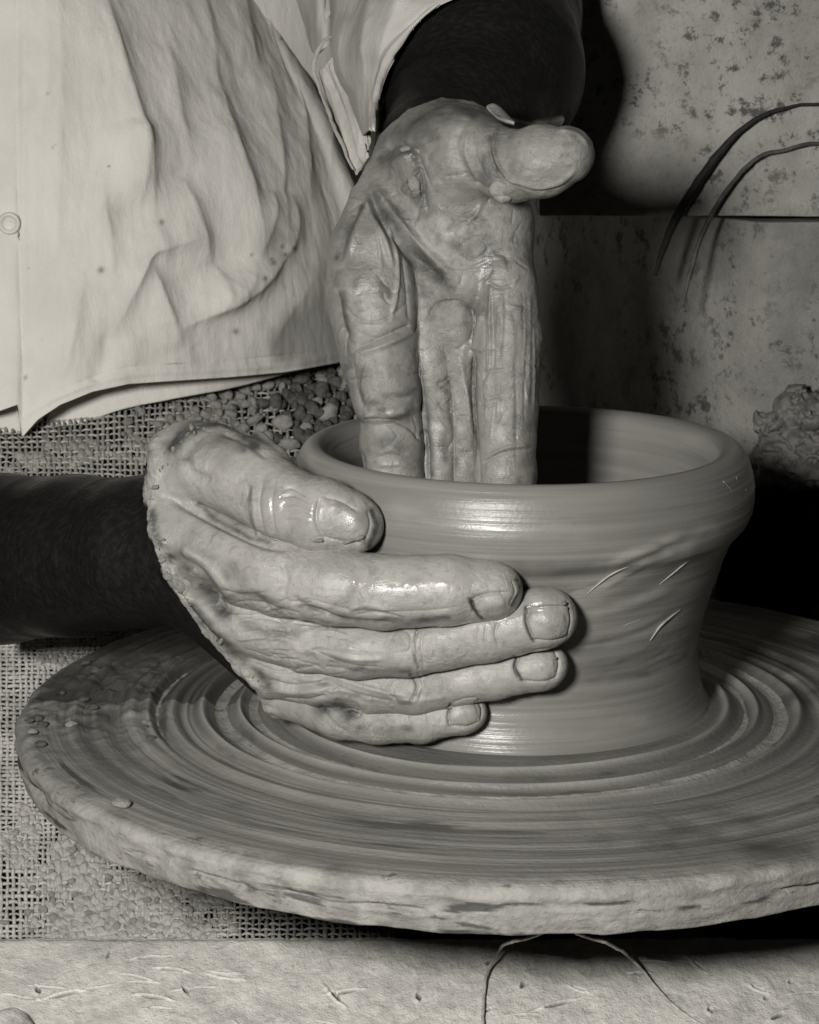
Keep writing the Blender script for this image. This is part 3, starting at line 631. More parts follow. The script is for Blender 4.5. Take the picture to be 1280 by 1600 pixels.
def left_hand():
    f = Field((-8.5, -7, -.2), (5.2, 21, 34), .085)
    # forearm, coming down out of the sleeve
    f.chain([q(755, -60, 18.0, 4.4), q(748, 20, 13.6, 4.2), q(748, 112, 9.2, 4.15), q(724, 190, 6.0, 3.15), q(674, 236, 2.0, 2.0)], .5, .8)
    # heel of the hand and palm
    f.chain([q(668, 238, 1.4, 1.75), q(722, 246, -.6, 1.75)], .5)
    f.chain([q(668, 250, 1.0, 1.7), q(622, 318, .2, 1.6), q(588, 400, -.9, 1.62), q(584, 462, -1.5, 1.62), q(590, 520, -2.1, 1.42)], .45)   # outer edge of the palm
    f.chain([q(700, 260, .2, 1.7), q(712, 360, -.6, 1.75), q(715, 440, -1.1, 1.5)], .7)
    f.chain([q(735, 280, -.2, 1.5), q(766, 360, -.9, 1.4), q(784, 440, -1.5, 1.12)], .6)
    f.ell(P(720, 350, -.4), (2.3, 1.5, 3.0), .7)
    # index, middle, ring, little - straight down into the bowl
    f.chain([q(786, 440, -1.7, 1.12), q(793, 530, -2.2, 1.12), q(791, 640, -2.7, 1.02), q(790, 740, -3.2, .98), q(788, 840, -3.4, .9), q(786, 900, -3.4, .72)], .14)
    f.chain([q(716, 470, -1.3, 1.05), q(719, 580, -1.75, .84), q(725, 690, -2.25, .74), q(728, 800, -2.6, .72), q(730, 900, -2.9, .62)], .16)
    f.chain([q(655, 470, -1.2, 1.1), q(675, 580, -1.85, .86), q(686, 680, -2.3, .72), q(690, 790, -2.7, .72), q(694, 880, -2.9, .62)], .16)
    f.chain([q(590, 500, -2.0, 1.4), q(594, 560, -2.5, 1.26), q(604, 622, -2.9, 1.12)], .2)
    f.chain([q(608, 610, -2.6, .94), q(613, 690, -2.9, 1.03), q(616, 760, -3.1, .98), q(620, 840, -3.2, .7)], .05)
    f.ell(P(706, 505, -1.75), (1.0, .75, 1.0), .3)                        # pad under the middle finger
    # thumb and its ball
    f.ell(P(700, 262, -1.0), (1.75, 1.5, 1.7), .6); f.ell(P(738, 244, -1.8), (1.3, 1.3, 1.35), .5)
    f.chain([q(735, 240, -1.8, 1.3), q(775, 252, -2.5, 1.08), q(800, 258, -3.0, 1.06), q(848, 252, -3.7, 1.14), q(884, 242, -4.2, .88)], .25)
    f.ell(P(800, 288, -3.2), (1.0, .8, .45), .3)
    V, F = f.nets(); V = relax(V, F, 2, .5); V, F = subdivide(V, F); V = relax(V, F, 2, .5)
    x, y = proj(V)
    # crust of clay stops at the wrist
    yb = np.interp(x, [500, 560, 583, 600, 640, 690, 740, 780, 830, 900], [330, 290, 246, 208, 170, 156, 160, 184, 190, 180]) + 5*fbm(V*1.3, 4)
    clay = np.where(V[:, 1] > 7.0, 0.0, sstep(-3, 4, y - yb))
    N = normals(V, F)
    V = V + N*(.12*clay + clay*(.05*fbm(V*.9, 3) + .018*fbm(V*3.6, 3)))[:, None]
    st = [
      ([(662, 672), (667, 700), (668, 770)], 4, -.16),
      # fold running from the wrist across the palm
      ([(573, 298), (600, 345), (640, 395), (690, 440)], 9, -.20), ([(585, 290), (618, 340), (660, 385), (705, 430)], 7, .12), ([(572, 300), (580, 330), (600, 370), (615, 420)], 5, .10), ([(560, 325), (540, 365), (528, 410)], 6, -.10), ([(580, 310), (560, 345), (545, 400)], 5, .06),
      ([(604, 340), (618, 380), (622, 440), (612, 500)], 3.5, .07), ([(630, 400), (636, 450), (640, 500)], 5, -.07), ([(648, 420), (655, 470), (652, 520)], 4, -.05), ([(575, 330), (590, 370), (596, 420)], 3, .04),
      # creases on the ball of the thumb
      ([(600, 240), (620, 222), (640, 235), (648, 250)], 6, -.12), ([(612, 262), (640, 240), (655, 236)], 7, .12), ([(650, 235), (660, 262), (672, 290)], 5, -.09), ([(640, 280), (655, 265), (662, 295), (655, 320)], 5, -.10), ([(660, 300), (668, 330)], 5, -.07), ([(630, 300), (645, 285), (650, 310)], 6, .10),
      ([(720, 200), (712, 225), (722, 258), (742, 290)], 6, -.06), ([(732, 205), (728, 240), (742, 275)], 4, .04), ([(745, 205), (742, 240), (756, 270)], 4, -.05), ([(770, 205), (764, 235), (775, 270)], 5, -.10), ([(776, 200), (772, 235), (786, 268), (808, 286)], 3.5, .10), ([(740, 285), (762, 296), (790, 292)], 5, -.12), ([(660, 190), (700, 172), (740, 185)], 8, .04),
      ([(790, 275), (830, 292), (870, 288), (900, 265)], 4, .06), ([(800, 286), (840, 300), (880, 290)], 3, -.05), ([(872, 204), (900, 208), (918, 226)], 3, .05),
      ([(690, 330), (730, 345), (780, 335)], 4, -.04), ([(700, 362), (720, 340), (742, 330)], 3.5, -.06), ([(752, 318), (742, 338), (726, 348)], 4, .05), ([(720, 385), (745, 370), (762, 388), (742, 405), (720, 395)], 3, -.05), ([(770, 395), (790, 400), (795, 420)], 4, -.05), ([(690, 415), (730, 420), (760, 408)], 4, -.05), ([(760, 440), (780, 450), (800, 445)], 3.5, -.05),
      ([(670, 500), (680, 478), (710, 470), (735, 482), (742, 505)], 3.5, -.07), ([(742, 500), (735, 530), (715, 545)], 4, -.05), ([(752, 490), (744, 520), (738, 560)], 4, .06),
      # between the fingers
      ([(650, 545), (660, 610), (668, 670)], 5, -.05), ([(700, 580), (708, 630), (710, 760)], 3.5, -.06), ([(742, 545), (739, 610), (744, 680), (750, 760)], 4, -.08), ([(720, 560), (728, 620), (732, 660)], 6, .06), ([(728, 600), (736, 660)], 4, .07),
      ([(682, 602), (696, 596), (702, 590)], 3.5, -.09), ([(684, 630), (696, 640), (706, 642)], 3.5, -.08), ([(690, 612), (704, 622)], 6, .06), ([(708, 655), (725, 650), (740, 655)], 3, -.05), ([(712, 690), (735, 686)], 3, -.05), ([(715, 708), (740, 706)], 3, -.05),
      ([(748, 632), (765, 622), (785, 618)], 4, -.07), ([(752, 638), (775, 630)], 3, -.05), ([(750, 600), (770, 570), (775, 530)], 5, -.04), ([(752, 725), (775, 712), (800, 705), (828, 702)], 3, -.06), ([(752, 720), (790, 700), (828, 696)], 3, .05),
      # cuffs of slip round the little finger
      ([(555, 545), (590, 530), (630, 512), (642, 508)], 4, -.09), ([(560, 552), (600, 540), (642, 520)], 5, .08), ([(552, 560), (556, 600), (568, 640)], 5, -.05), ([(575, 566), (566, 600), (574, 630)], 3, .05), ([(600, 618), (630, 622), (655, 610)], 6, -.04), ([(566, 648), (600, 652), (640, 640)], 6, .07), ([(570, 655), (605, 655), (640, 668), (660, 690)], 4.5, -.09),
      ([(540, 480), (560, 500), (600, 500), (640, 470)], 4, -.05), ([(560, 520), (590, 528), (628, 515)], 5, -.04), ([(528, 455), (535, 500), (545, 530)], 5, -.07), ([(555, 460), (590, 455), (635, 460)], 3, -.03), ([(590, 715), (620, 712), (645, 722)], 3, -.04), ([(590, 728), (625, 726), (650, 732)], 3, .03),
    ]
    r_ = random.Random(5)
    for _ in range(20):                                     # dragged vertical lines of slip on the index side
        x0 = r_.uniform(752, 836); y0 = r_.uniform(440, 600); L = r_.uniform(60, 200)
        st.append(([(x0, y0), (x0 + r_.uniform(-3, 3), y0 + L*.5), (x0 + r_.uniform(-4, 4), y0 + L)], r_.uniform(1.8, 2.8), r_.choice([-.026, .026])))
    for _ in range(70):
        x0 = r_.uniform(530, 830); y0 = r_.uniform(260, 720); L = r_.uniform(12, 40); a = r_.uniform(0, 3.1)
        st.append(([(x0, y0), (x0 + L*math.cos(a)*.5 + r_.uniform(-4, 4), y0 + L*math.sin(a)*.5), (x0 + L*math.cos(a), y0 + L*math.sin(a))], r_.uniform(2, 3.4), r_.choice([-.035, -.03, .03])))
    st = [(a[0], a[1], a[2]*1.35) for a in st]
    V = sculpt(V, F, st)
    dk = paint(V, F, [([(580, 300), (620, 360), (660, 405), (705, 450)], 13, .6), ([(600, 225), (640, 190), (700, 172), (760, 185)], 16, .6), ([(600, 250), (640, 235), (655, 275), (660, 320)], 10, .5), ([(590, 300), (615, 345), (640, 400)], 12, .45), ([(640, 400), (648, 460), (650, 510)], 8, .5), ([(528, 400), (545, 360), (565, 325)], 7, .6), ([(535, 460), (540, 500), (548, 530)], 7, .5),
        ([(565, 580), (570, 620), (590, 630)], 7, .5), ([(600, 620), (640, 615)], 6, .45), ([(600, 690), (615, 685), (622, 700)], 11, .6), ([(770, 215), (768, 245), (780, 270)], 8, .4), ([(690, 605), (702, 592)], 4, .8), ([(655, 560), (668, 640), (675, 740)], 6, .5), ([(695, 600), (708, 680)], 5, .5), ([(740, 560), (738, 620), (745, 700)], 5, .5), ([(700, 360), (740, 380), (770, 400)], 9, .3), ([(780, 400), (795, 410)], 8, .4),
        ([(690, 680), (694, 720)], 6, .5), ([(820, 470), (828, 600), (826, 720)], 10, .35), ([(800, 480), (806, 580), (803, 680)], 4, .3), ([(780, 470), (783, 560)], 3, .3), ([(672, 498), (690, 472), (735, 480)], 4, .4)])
    dk = np.clip(dk*(1.15 + 1.2*fbm(V*1.8, 4)), 0, .9)  # smears, plus shade of folds and finger gaps put into the colour
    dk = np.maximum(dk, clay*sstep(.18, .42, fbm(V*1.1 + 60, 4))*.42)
    wet = paint(V, F, [([(700, 370), (740, 345), (760, 330)], 8, .5), ([(745, 420), (775, 410)], 6, .45), ([(842, 255), (890, 262)], 10, .35), ([(590, 640), (640, 660), (655, 680)], 4, .7), ([(810, 690), (818, 750)], 10, .8), ([(560, 460), (565, 500)], 5, .6), ([(600, 725), (640, 728)], 8, .6), ([(690, 645), (705, 650)], 6, .7)])
    return V, F, clay, dk, wet, np.ones(len(V))

def torso():
    f = Field((-62, -2, -16), (24, 58, 52), .9)
    f.ell((-23, 42, 24), (15, 9.5, 26), 2.0); f.ell((-23, 42, -4), (15, 10, 10), 3.0)
    f.chain([((-41, 42, 44), 5.5), ((-5, 42, 44), 5.5)], 4)
    f.chain([((-41, 42, 44), 5.0), ((-46, 30, 20), 4.2), (P(-420, 900, 14), 3.5), (P(-130, 880, 9), 3.35)], 2.0, 2.0)
    f.chain([((-5, 42, 44), 5.0), (P(640, -230, 31), 4.8), (P(765, -70, 19.5), 4.3)], 2.0, 2.0)
    f.chain([((-23, 44, 46), 5.0), ((-23, 43, 51.5), 4.6)], 2)
    V, F = f.nets(); return relax(V, F, 3, .5), F
parts = [right_hand(), left_hand()]
tv, tf = torso(); z_ = np.zeros(len(tv)); parts.append((tv, tf, z_, z_, z_, z_))
off = 0; Vs, Fs, At = [], [], []
for v, f_, *at in parts:
    Vs.append(v); Fs.append(f_ + off); At.append(at); off += len(v)
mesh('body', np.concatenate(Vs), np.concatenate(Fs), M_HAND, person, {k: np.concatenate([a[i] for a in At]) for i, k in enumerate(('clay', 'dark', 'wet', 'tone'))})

body = bpy.data.objects['body']
def front_of(vx, px, py, rad=6):
    x, y = vx[1]; k = np.nonzero((np.abs(x - px) < rad) & (np.abs(y - py) < rad))[0]
    return vx[0][k[np.argmin(vx[0][k][:, 1])]] if len(k) else None
RV = (parts[0][0], proj(parts[0][0])); LV = (parts[1][0], proj(parts[1][0]))
rq = random.Random(12)
line = catmull(np.array([(322, 662), (290, 676), (262, 705), (247, 740), (238, 780), (242, 830), (259, 880), (289, 938), (342, 1004), (402, 1064)], float), 60)
for lx, ly in line:
    for _ in range(1):
        p = front_of(RV, lx + rq.uniform(-9, 2), ly + rq.uniform(-6, 6))
        if p is None or rq.random() < .45: continue
        z_ = rq.choice([.03, .04, .05, .06, .11]); put_lump('clay_crumb', p, (z_*rq.uniform(.8, 1.6), z_*.6, z_*rq.uniform(1.0, 2.2)), (rq.uniform(0, 6), rq.uniform(0, 6), rq.uniform(0, 6)), person, LUMPS)
for vx, px, py, a, b in [(RV, 884, 937, .2, .07), (RV, 874, 1022, .12, .07), (RV, 568, 848, .2, .1), (RV, 540, 852, .3, .09), (RV, 500, 852, .2, .08),
                         (RV, 268, 905, .2, .3), (RV, 276, 925, .18, .26), (RV, 262, 895, .2, .16), (LV, 642, 284, .2, .3), (LV, 652, 300, .14, .3), (LV, 630, 226, .26, .14)]:
    p = front_of(vx, px, py, 8)
    if p is not None: put_lump('clay_crumb', p + np.array([0, .03, 0]), (a, .12, b), (rq.uniform(-.3, .3), rq.uniform(-.5, .5), rq.uniform(-.3, .3)), person, CLOTS)
# small clots of slip sticking to the left thumb
V, F = lumpV(77, 22)
c = P(786, 297, -3.7); mesh('clay_clot', V*np.array([.46, .4, .40]) + c, F, M_CLOT, person)
Gd = loft([[P(760, 167, -.4), P(770, 163, -.2), P(780, 168, -.1)], [P(768, 178, -.7), P(784, 178, -.5), P(795, 184, -.4)], [P(778, 186, -1.1), P(792, 190, -1.0), P(804, 193, -1.0)]], 14, 10)
V, F = thicken(Gd, .12); mesh('clay_flake', V, F, M_CLOT, person)

# ------------------------------------------------------------------ shirt
def shirt_front():
    nu, nv = 330, 330
    rows = []
    for py, x1, dY in [(-160, 372, 5.0), (-60, 405, 4.2), (60, 452, 3.2), (170, 508, 2.4), (300, 572, 1.4), (430, 598, .6), (530, 600, 0), (590, 600, -.3)]:
        r = []
        for k, u in enumerate((0, .14, .32, .5, .68, .82, .92, .975, 1.0)):
            x = -110 + (x1 + 110)*u
            Yb = 19.6 + dY + 14.0*max(0, (u - .10)/.90)**2.1 + (7 if k == 8 else 0)
            r.append(P(x if k < 8 else x1 - 16, py, Yb))
        rows.append(r)
    Gd = loft(rows, nu, nv)
    # the hem: squeeze the lower rows onto the hem line
    px, py = proj(Gd.reshape(-1, 3)); px = px.reshape(nv, nu); py = py.reshape(nv, nu)
    hem = np.interp(px, [-120, 0, 28, 34, 60, 95, 145, 200, 270, 350, 440, 530, 610], [672, 642, 632, 684, 655, 632, 612, 600, 595, 590, 582, 566, 545])
    vv = np.linspace(0, 1, nv)[:, None]
    hem_s = hem[-1][None, :]; bottom = py[-1][None, :]
    py2 = py + (hem_s - bottom)*sstep(.45, 1.0, vv)
    Yc = Gd[:, :, 1]
    Gd = P(px, py2, Yc)
    Gd[:, :, 1] += 0
    V = Gd.reshape(-1, 3); F = gridF(nu, nv)[:, ::-1]
    st = [
      ([(60, -90), (70, 60), (74, 190)], 30, .2, 'r'), ([(360, -90), (372, 40), (392, 120)], 20, .3, 'r'), ([(250, 60), (268, 170), (300, 280)], 22, .35, 'r'), ([(415, 300), (410, 350), (385, 420)], 14, .3, 'r'), ([(455, 110), (468, 210), (480, 330)], 14, .3, 'r'), ([(150, 270), (170, 380), (168, 470)], 22, .3, 'r'),
      ([(138, -90), (152, 0), (175, 100), (203, 190), (224, 260), (246, 400)], 26, .85, 'r'), ([(205, 190), (216, 260), (212, 330)], 22, .35, 'r'),
      ([(330, 120), (350, 220), (378, 300), (402, 420)], 24, .70, 'r'), ([(405, 90), (420, 190), (432, 290), (436, 410)], 20, .45, 'r'), ([(275, 270), (305, 350), (330, 430)], 20, .5, 'r'),
      ([(470, 40), (500, 150), (520, 290)], 18, .35, 'r'), ([(290, -90), (318, 60), (336, 190)], 36, .45, 'r'), ([(390, -90), (420, 60), (450, 180)], 24, .4, 'r'), ([(80, -90), (92, 200), (86, 460)], 40, .35, 'r'),
      ([(466, 360), (408, 436), (350, 480), (262, 522)], 16, .62, 'r'), ([(330, 366), (262, 388), (230, 404), (208, 450), (170, 540)], 17, .60, 'r'), ([(230, 405), (254, 470), (284, 550)], 14, .42, 'r'), ([(440, 300), (456, 350), (440, 400)], 14, .3, 'r'),
      ([(330, 410), (342, 450), (335, 500)], 12, .25, 'r'), ([(388, 405), (375, 450), (340, 480)], 12, .2, 'r'), ([(500, 420), (440, 500), (410, 570)], 30, .25, 'r'), ([(130, 400), (120, 500), (95, 600)], 30, .3, 'r'),
      ([(170, 520), (160, 570), (150, 600)], 14, -.16), ([(210, 520), (200, 570)], 16, .12), ([(25, -100), (28, 300), (30, 560)], 4, -.07), ([(36, -100), (38, 300), (38, 560)], 5, .05),
      ([(30, 655), (95, 618), (200, 586), (350, 577), (440, 570), (530, 553)], 5, .07), ([(100, 608), (200, 574), (350, 565), (500, 548)], 2.5, -.05), ([(380, 500), (420, 540), (430, 570)], 14, .06), ([(300, 540), (330, 570)], 14, -.07),
    ]
    st = [(a[0], a[1], a[2]*1.15) + tuple(a[3:]) if len(a) > 3 else a for a in st]
    V = sculpt(V, F, st, front=False)
    N = normals(V, F)
    V = V + N*(.16*fbm(V*np.array([.16, .16, .07]), 4) + .16*fbm(V*np.array([.5, .5, .16]) + 3, 4) + .035*fbm(V*np.array([1.1, 1.1, .5]), 3) + .006*fbm(V*2.4, 3))[:, None]
    Gd = V.reshape(nv, nu, 3)[:, ::-1]
    return thicken(Gd, .12)
V, F = shirt_front()
xs, ys = proj(V)
soil_shade = np.clip(.62*sstep(.1, .6, fbm(V*.22 + 8, 4) + 1.3*sstep(330, 560, xs)*sstep(330, 560, ys) - .15), 0, .6)  # patchy soil, plus shade of the lower right side put into the colour
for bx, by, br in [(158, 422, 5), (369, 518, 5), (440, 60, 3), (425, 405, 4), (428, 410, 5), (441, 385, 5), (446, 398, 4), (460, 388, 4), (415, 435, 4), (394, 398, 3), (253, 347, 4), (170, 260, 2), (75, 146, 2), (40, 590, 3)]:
    soil_shade = np.maximum(soil_shade, .9*np.exp(-((xs - bx)**2 + (ys - by)**2)/br**2))
shirt = mesh('shirt', V, F, M_SHIRT, person, dict(soil_shade=soil_shade))
# back and sides of the shirt (behind the visible front)
f = Field((-46, 26, -8), (4, 58, 54), 1.0)
f.ell((-22, 43, 22), (16.6, 11.5, 29), 2.0); f.chain([((-42, 42, 44), 6.3), ((-5, 42, 44), 6.3)], 4)
V, F = f.nets(); V = relax(V, F, 3); mesh('shirt_back', V, F, M_SHIRT, person)
# under layer of the hem
def strip(name, top, bot, mat, th=.1, n=90, m=12, st=None):
    Gd = loft([[P(*p) for p in top], [P((a[0]+b[0])/2, (a[1]+b[1])/2, (a[2]+b[2])/2 - .15) for a, b in zip(top, bot)], [P(*p) for p in bot]], n, m)
    V, F = thicken(Gd, th)
    if st: V = sculpt(V, F, st, front=False)
    V = V + .05*np.stack([fbm(V*.5 + s_, 3) for s_ in (0, 21, 43)], -1)
    return mesh(name, V, F, mat, person)
strip('shirt_tail', [(84, 600, 23.4), (150, 590, 23.8), (220, 575, 24.6), (330, 568, 26.2), (420, 560, 28.4), (510, 545, 31.6)], [(72, 678, 22.3), (138, 658, 22.8), (205, 636, 23.5), (300, 617, 25.0), (380, 602, 27.0), (500, 570, 31)], M_SHIRT)
strip('shirt_tail', [(-90, 640, 22), (-30, 630, 22), (10, 630, 22), (50, 640, 22)], [(-90, 720, 21.4), (-30, 698, 21.4), (8, 682, 21.4), (50, 672, 21.5)], M_SHIRT)
strip('shirt_tail', [(26, 640, 21.6), (40, 636, 21.6), (58, 630, 21.7), (74, 624, 21.8)], [(29, 686, 21.1), (36, 684, 21.1), (50, 668, 21.2), (66, 655, 21.4)], M_SHIRT)
# button
bt = P(11, 351, 19.9)
def button(c):
    th = np.linspace(0, 2*np.pi, 40, endpoint=False)
    prof = [(.01, -.03), (.24, -.03), (.30, -.05), (.36, -.12), (.44, -.14), (.50, -.09), (.52, -.01), (.5, .03), (.01, .03)]
    V = np.array([[r*math.cos(t), z, r*math.sin(t)] for r, z in prof for t in th]); F = gridF(40, len(prof), True)
    b = mesh('button', V + c, F, M_BUTTON, shirt)
    for a, bb in ((-.09, -.09), (.09, -.09), (-.09, .09), (.09, .09)):
        Vh, Fh, Ch = tube([c + np.array([a, -.045, bb]), c + np.array([a, .02, bb])], .045, 8)
        mesh('button_hole', Vh, np.concatenate([Fh, Ch]) if False else Fh, M_BLACK, shirt)
sk = front = None
_sv = np.array([v.co[:] for v in shirt.data.vertices])/S + np.array(root_loc(shirt)); _m = np.abs(_sv - bt)[:, [0, 2]].max(1) < .7
button(np.array([bt[0], _sv[_m][:, 1].min() + .03, bt[2]]))
_ax, _ay = LV[1]; DM = np.full((120, 260), 99.0)
_c = ((_ax + 100)/6).astype(int).clip(0, 259); _r = ((_ay + 300)/6).astype(int).clip(0, 119); np.minimum.at(DM, (_r, _c), LV[0][:, 1])
for _ in range(2): DM = np.minimum.reduce([DM, np.roll(DM, 1, 0), np.roll(DM, -1, 0), np.roll(DM, 1, 1), np.roll(DM, -1, 1)])
def over_arm(Gd, gap=.35):
    x, y = proj(Gd.reshape(-1, 3)); Y = Gd[..., 1].ravel()
    d = DM[((y + 300)/6).astype(int).clip(0, 119), ((x + 100)/6).astype(int).clip(0, 259)]
    Y2 = np.minimum(Y, d - gap).reshape(Gd.shape[:2])
    for _ in range(14):
        Yp = np.pad(Y2, 1, mode='edge'); Y2 = np.minimum(Y2, (Yp[:-2, 1:-1] + Yp[2:, 1:-1] + Yp[1:-1, :-2] + Yp[1:-1, 2:])/4)
    Y2 = Y2 - .25
    for _ in range(16):
        Yp = np.pad(Y2, 1, mode='edge'); Y2 = (Yp[:-2, 1:-1] + Yp[2:, 1:-1] + Yp[1:-1, :-2] + Yp[1:-1, 2:])/4
    return P(x.reshape(Y2.shape), y.reshape(Y2.shape), Y2)
# left sleeve: rolled above the elbow
def sheet(name, rows, nu, nv, th, mat, st=None, amp=.05, parent=person, soil_shade=.42, arm=False):
    Gd = loft([[P(*p) for p in r] for r in rows], nu, nv)
    if arm: Gd = over_arm(Gd)
    V, F = thicken(Gd, th)
    if st: V = sculpt(V, F, st, front=False)
    V = V + amp*np.stack([fbm(V*.45 + s_, 4) for s_ in (0, 21, 43)], -1)
    return mesh(name, V, F, mat, parent, dict(soil_shade=np.clip(soil_shade + .35*fbm(V*.5, 4), 0, 1)))  # sleeve and cuff cloth toned down overall, with noise
sheet('sleeve', [
    [(505, -170, 22), (525, -170, 17), (600, -170, 12), (700, -170, 9.6), (830, -160, 9.6), (900, -150, 14)],
    [(512, -60, 20), (530, -60, 15), (600, -56, 10.8), (690, -48, 8.8), (770, -44, 8.0), (800, -46, 8)],
    [(520, 30, 18), (532, 30, 13.6), (566, 22, 10.0), (614, 14, 8.4), (662, 12, 7.6), (682, 10, 8)],
    [(530, 95, 16), (538, 95, 12), (560, 88, 9), (586, 80, 7.2), (610, 72, 6.2), (622, 70, 6.8)],
    [(546, 160, 15), (550, 160, 11.4), (560, 152, 9.0), (572, 142, 7.4), (586, 132, 6.2), (594, 130, 6.6)],
    [(566, 212, 12.6), (568, 212, 10.2), (573, 208, 8), (578, 204, 6.6), (582, 202, 5.8), (585, 204, 6.0)]], 110, 110, .14, M_SHIRT,
    [([(548, 20), (543, 80), (552, 150)], 9, .35, 'r'), ([(600, -60), (585, 40), (572, 140)], 10, .35, 'r'), ([(650, -60), (620, 30), (590, 110)], 10, .3, 'r'), ([(682, 12), (622, 72), (592, 132), (584, 200)], 5, .12), ([(668, 12), (612, 68), (584, 128), (578, 190)], 3, -.06)], .04, arm=True)
sheet('sleeve', [
    [(442, -150, 28), (470, -150, 24.5), (505, -150, 23), (540, -150, 24)],
    [(452, -50, 27), (478, -50, 23.6), (505, -50, 22.2), (535, -50, 23)],
    [(466, 0, 26), (484, 0, 23), (505, 0, 21.6), (530, 0, 22.5)],
    [(478, 40, 25), (490, 38, 22.6), (508, 34, 21.2), (526, 32, 22)],
    [(486, 72, 24.5), (494, 72, 22.4), (506, 66, 21), (524, 60, 21.5)],
    [(492, 84, 24), (497, 84, 22.2), (506, 76, 20.9), (522, 70, 21.4)]], 50, 60, .12, M_SHIRT, [([(505, -80), (518, -20), (510, 30)], 5, -.35), ([(490, -60), (500, 0), (498, 50)], 6, .12)])
# the rolled cuff, seen edge-on
def roll(pts, r, mat=M_SHIRT, flat=.55):
    pts_ = [P(*p) for p in pts]; V, F, C = tube(pts_, r, 10, 90, flat); V = V + .07*np.stack([fbm(V*1.7 + q_, 3) for q_ in (0, 31, 57)], -1)
    mesh('cuff_fold', V, F, mat, person, dict(soil_shade=np.full(len(V), .62)))
roll([(526, 52, 15.6), (508, 62, 15.3), (495, 84, 15.0), (491, 108, 14.6), (500, 140, 14.0), (515, 180, 12.8), (532, 220, 11.4), (552, 266, 10)], [.07, .09, .10, .09, .08, .09, .09, .05])
sheet('cuff', [[(500, 112, 15.4), (508, 104, 14.8), (518, 92, 14.6), (530, 76, 14.4), (542, 62, 14.0)], [(508, 140, 14.8), (518, 134, 14.0), (530, 126, 13.6), (542, 118, 13.2), (552, 106, 12.6)],
               [(526, 188, 13.2), (536, 182, 12.4), (546, 178, 11.8), (556, 172, 11.2), (564, 162, 10.6)], [(544, 232, 11.8), (552, 226, 11.0), (558, 222, 10.4), (565, 218, 9.8), (572, 208, 9.2)], [(558, 274, 10.4), (562, 268, 10), (565, 264, 9.6), (569, 256, 9.2), (575, 246, 8.8)]], 70, 60, .12, M_SHIRT,
      [([(506, 108), (530, 165), (552, 235), (562, 268)], 4, -.30), ([(516, 98), (540, 150), (560, 215), (567, 255)], 4.5, .22), ([(526, 88), (548, 138), (566, 196), (571, 235)], 4, -.32), ([(512, 130), (522, 150), (528, 175)], 3, .1)], .03)

# trousers behind the burlap
def trousers():
    rows = [[P(-160, 560, 34), P(100, 560, 34.5), P(350, 560, 38), P(640, 540, 42)], [P(-160, 760, 17.6), P(100, 750, 18.6), P(350, 750, 21.4), P(640, 740, 24.4)], [P(-160, 980, 12), P(100, 1000, 14.4), P(350, 1000, 19.6), P(640, 1000, 22.6)],
            [P(-160, 1200, 6.6), P(100, 1200, 9), P(350, 1200, 12), P(640, 1150, 21.8)], [P(-160, 1560, -.6), P(100, 1560, .4), P(350, 1560, -2.5), P(640, 1560, -2)]]
    V, F = thicken(loft(rows, 60, 60), .3); mesh('trousers', V, F, M_DARKCLOTH, person)
trousers()

# ------------------------------------------------------------------ burlap over the lap
burlap = thing('burlap_cloth', 'coarse open weave burlap crusted with clay, draped over the lap beside the wheel', 'burlap cloth', tuple(P(100, 1300, 3)))
BC = [[(-110, 600, 28.5), (-110, 740, 15.2), (-110, 900, 10.5), (-110, 1000, 8), (-110, 1150, 4.6), (-110, 1300, 1.4), (-110, 1490, -3)],
      [(60, 590, 29.5), (60, 740, 15.9), (60, 900, 11.6), (60, 1000, 9.4), (60, 1150, 6.4), (60, 1300, 2.8), (60, 1490, -2.2)],
      [(230, 560, 31.5), (230, 745, 16.8), (230, 900, 14.2), (230, 1000, 12.6), (230, 1150, 8.6), (230, 1300, 3.0), (230, 1490, -3)],
      [(420, 550, 35), (420, 745, 20.0), (420, 900, 18.6), (420, 1010, 18.0), (420, 1150, 12), (420, 1300, 4.0), (420, 1490, -5)],
      [(620, 540, 38.5), (620, 745, 22.4), (620, 900, 21.2), (620, 1010, 21.0), (620, 1150, 19), (620, 1300, 8), (620, 1490, -4)]]
nu_t, nv_t = 78, 136
Bg = loft([[P(*c[k]) for c in BC] for k in range(7)], nu_t*3 + 1, nv_t*3 + 1)          # (v,u,3)
Bg += (.10*fbm(Bg*.35, 3) + .45*fbm(Bg*np.array([.16, .16, .08]) + 5, 3))[..., None]*np.array([.3, -1, .3])
Bn = -normals(Bg.reshape(-1, 3), gridF(nu_t*3 + 1, nv_t*3 + 1)).reshape(Bg.shape)
if Bn[40, 40, 1] > 0: Bn = -Bn
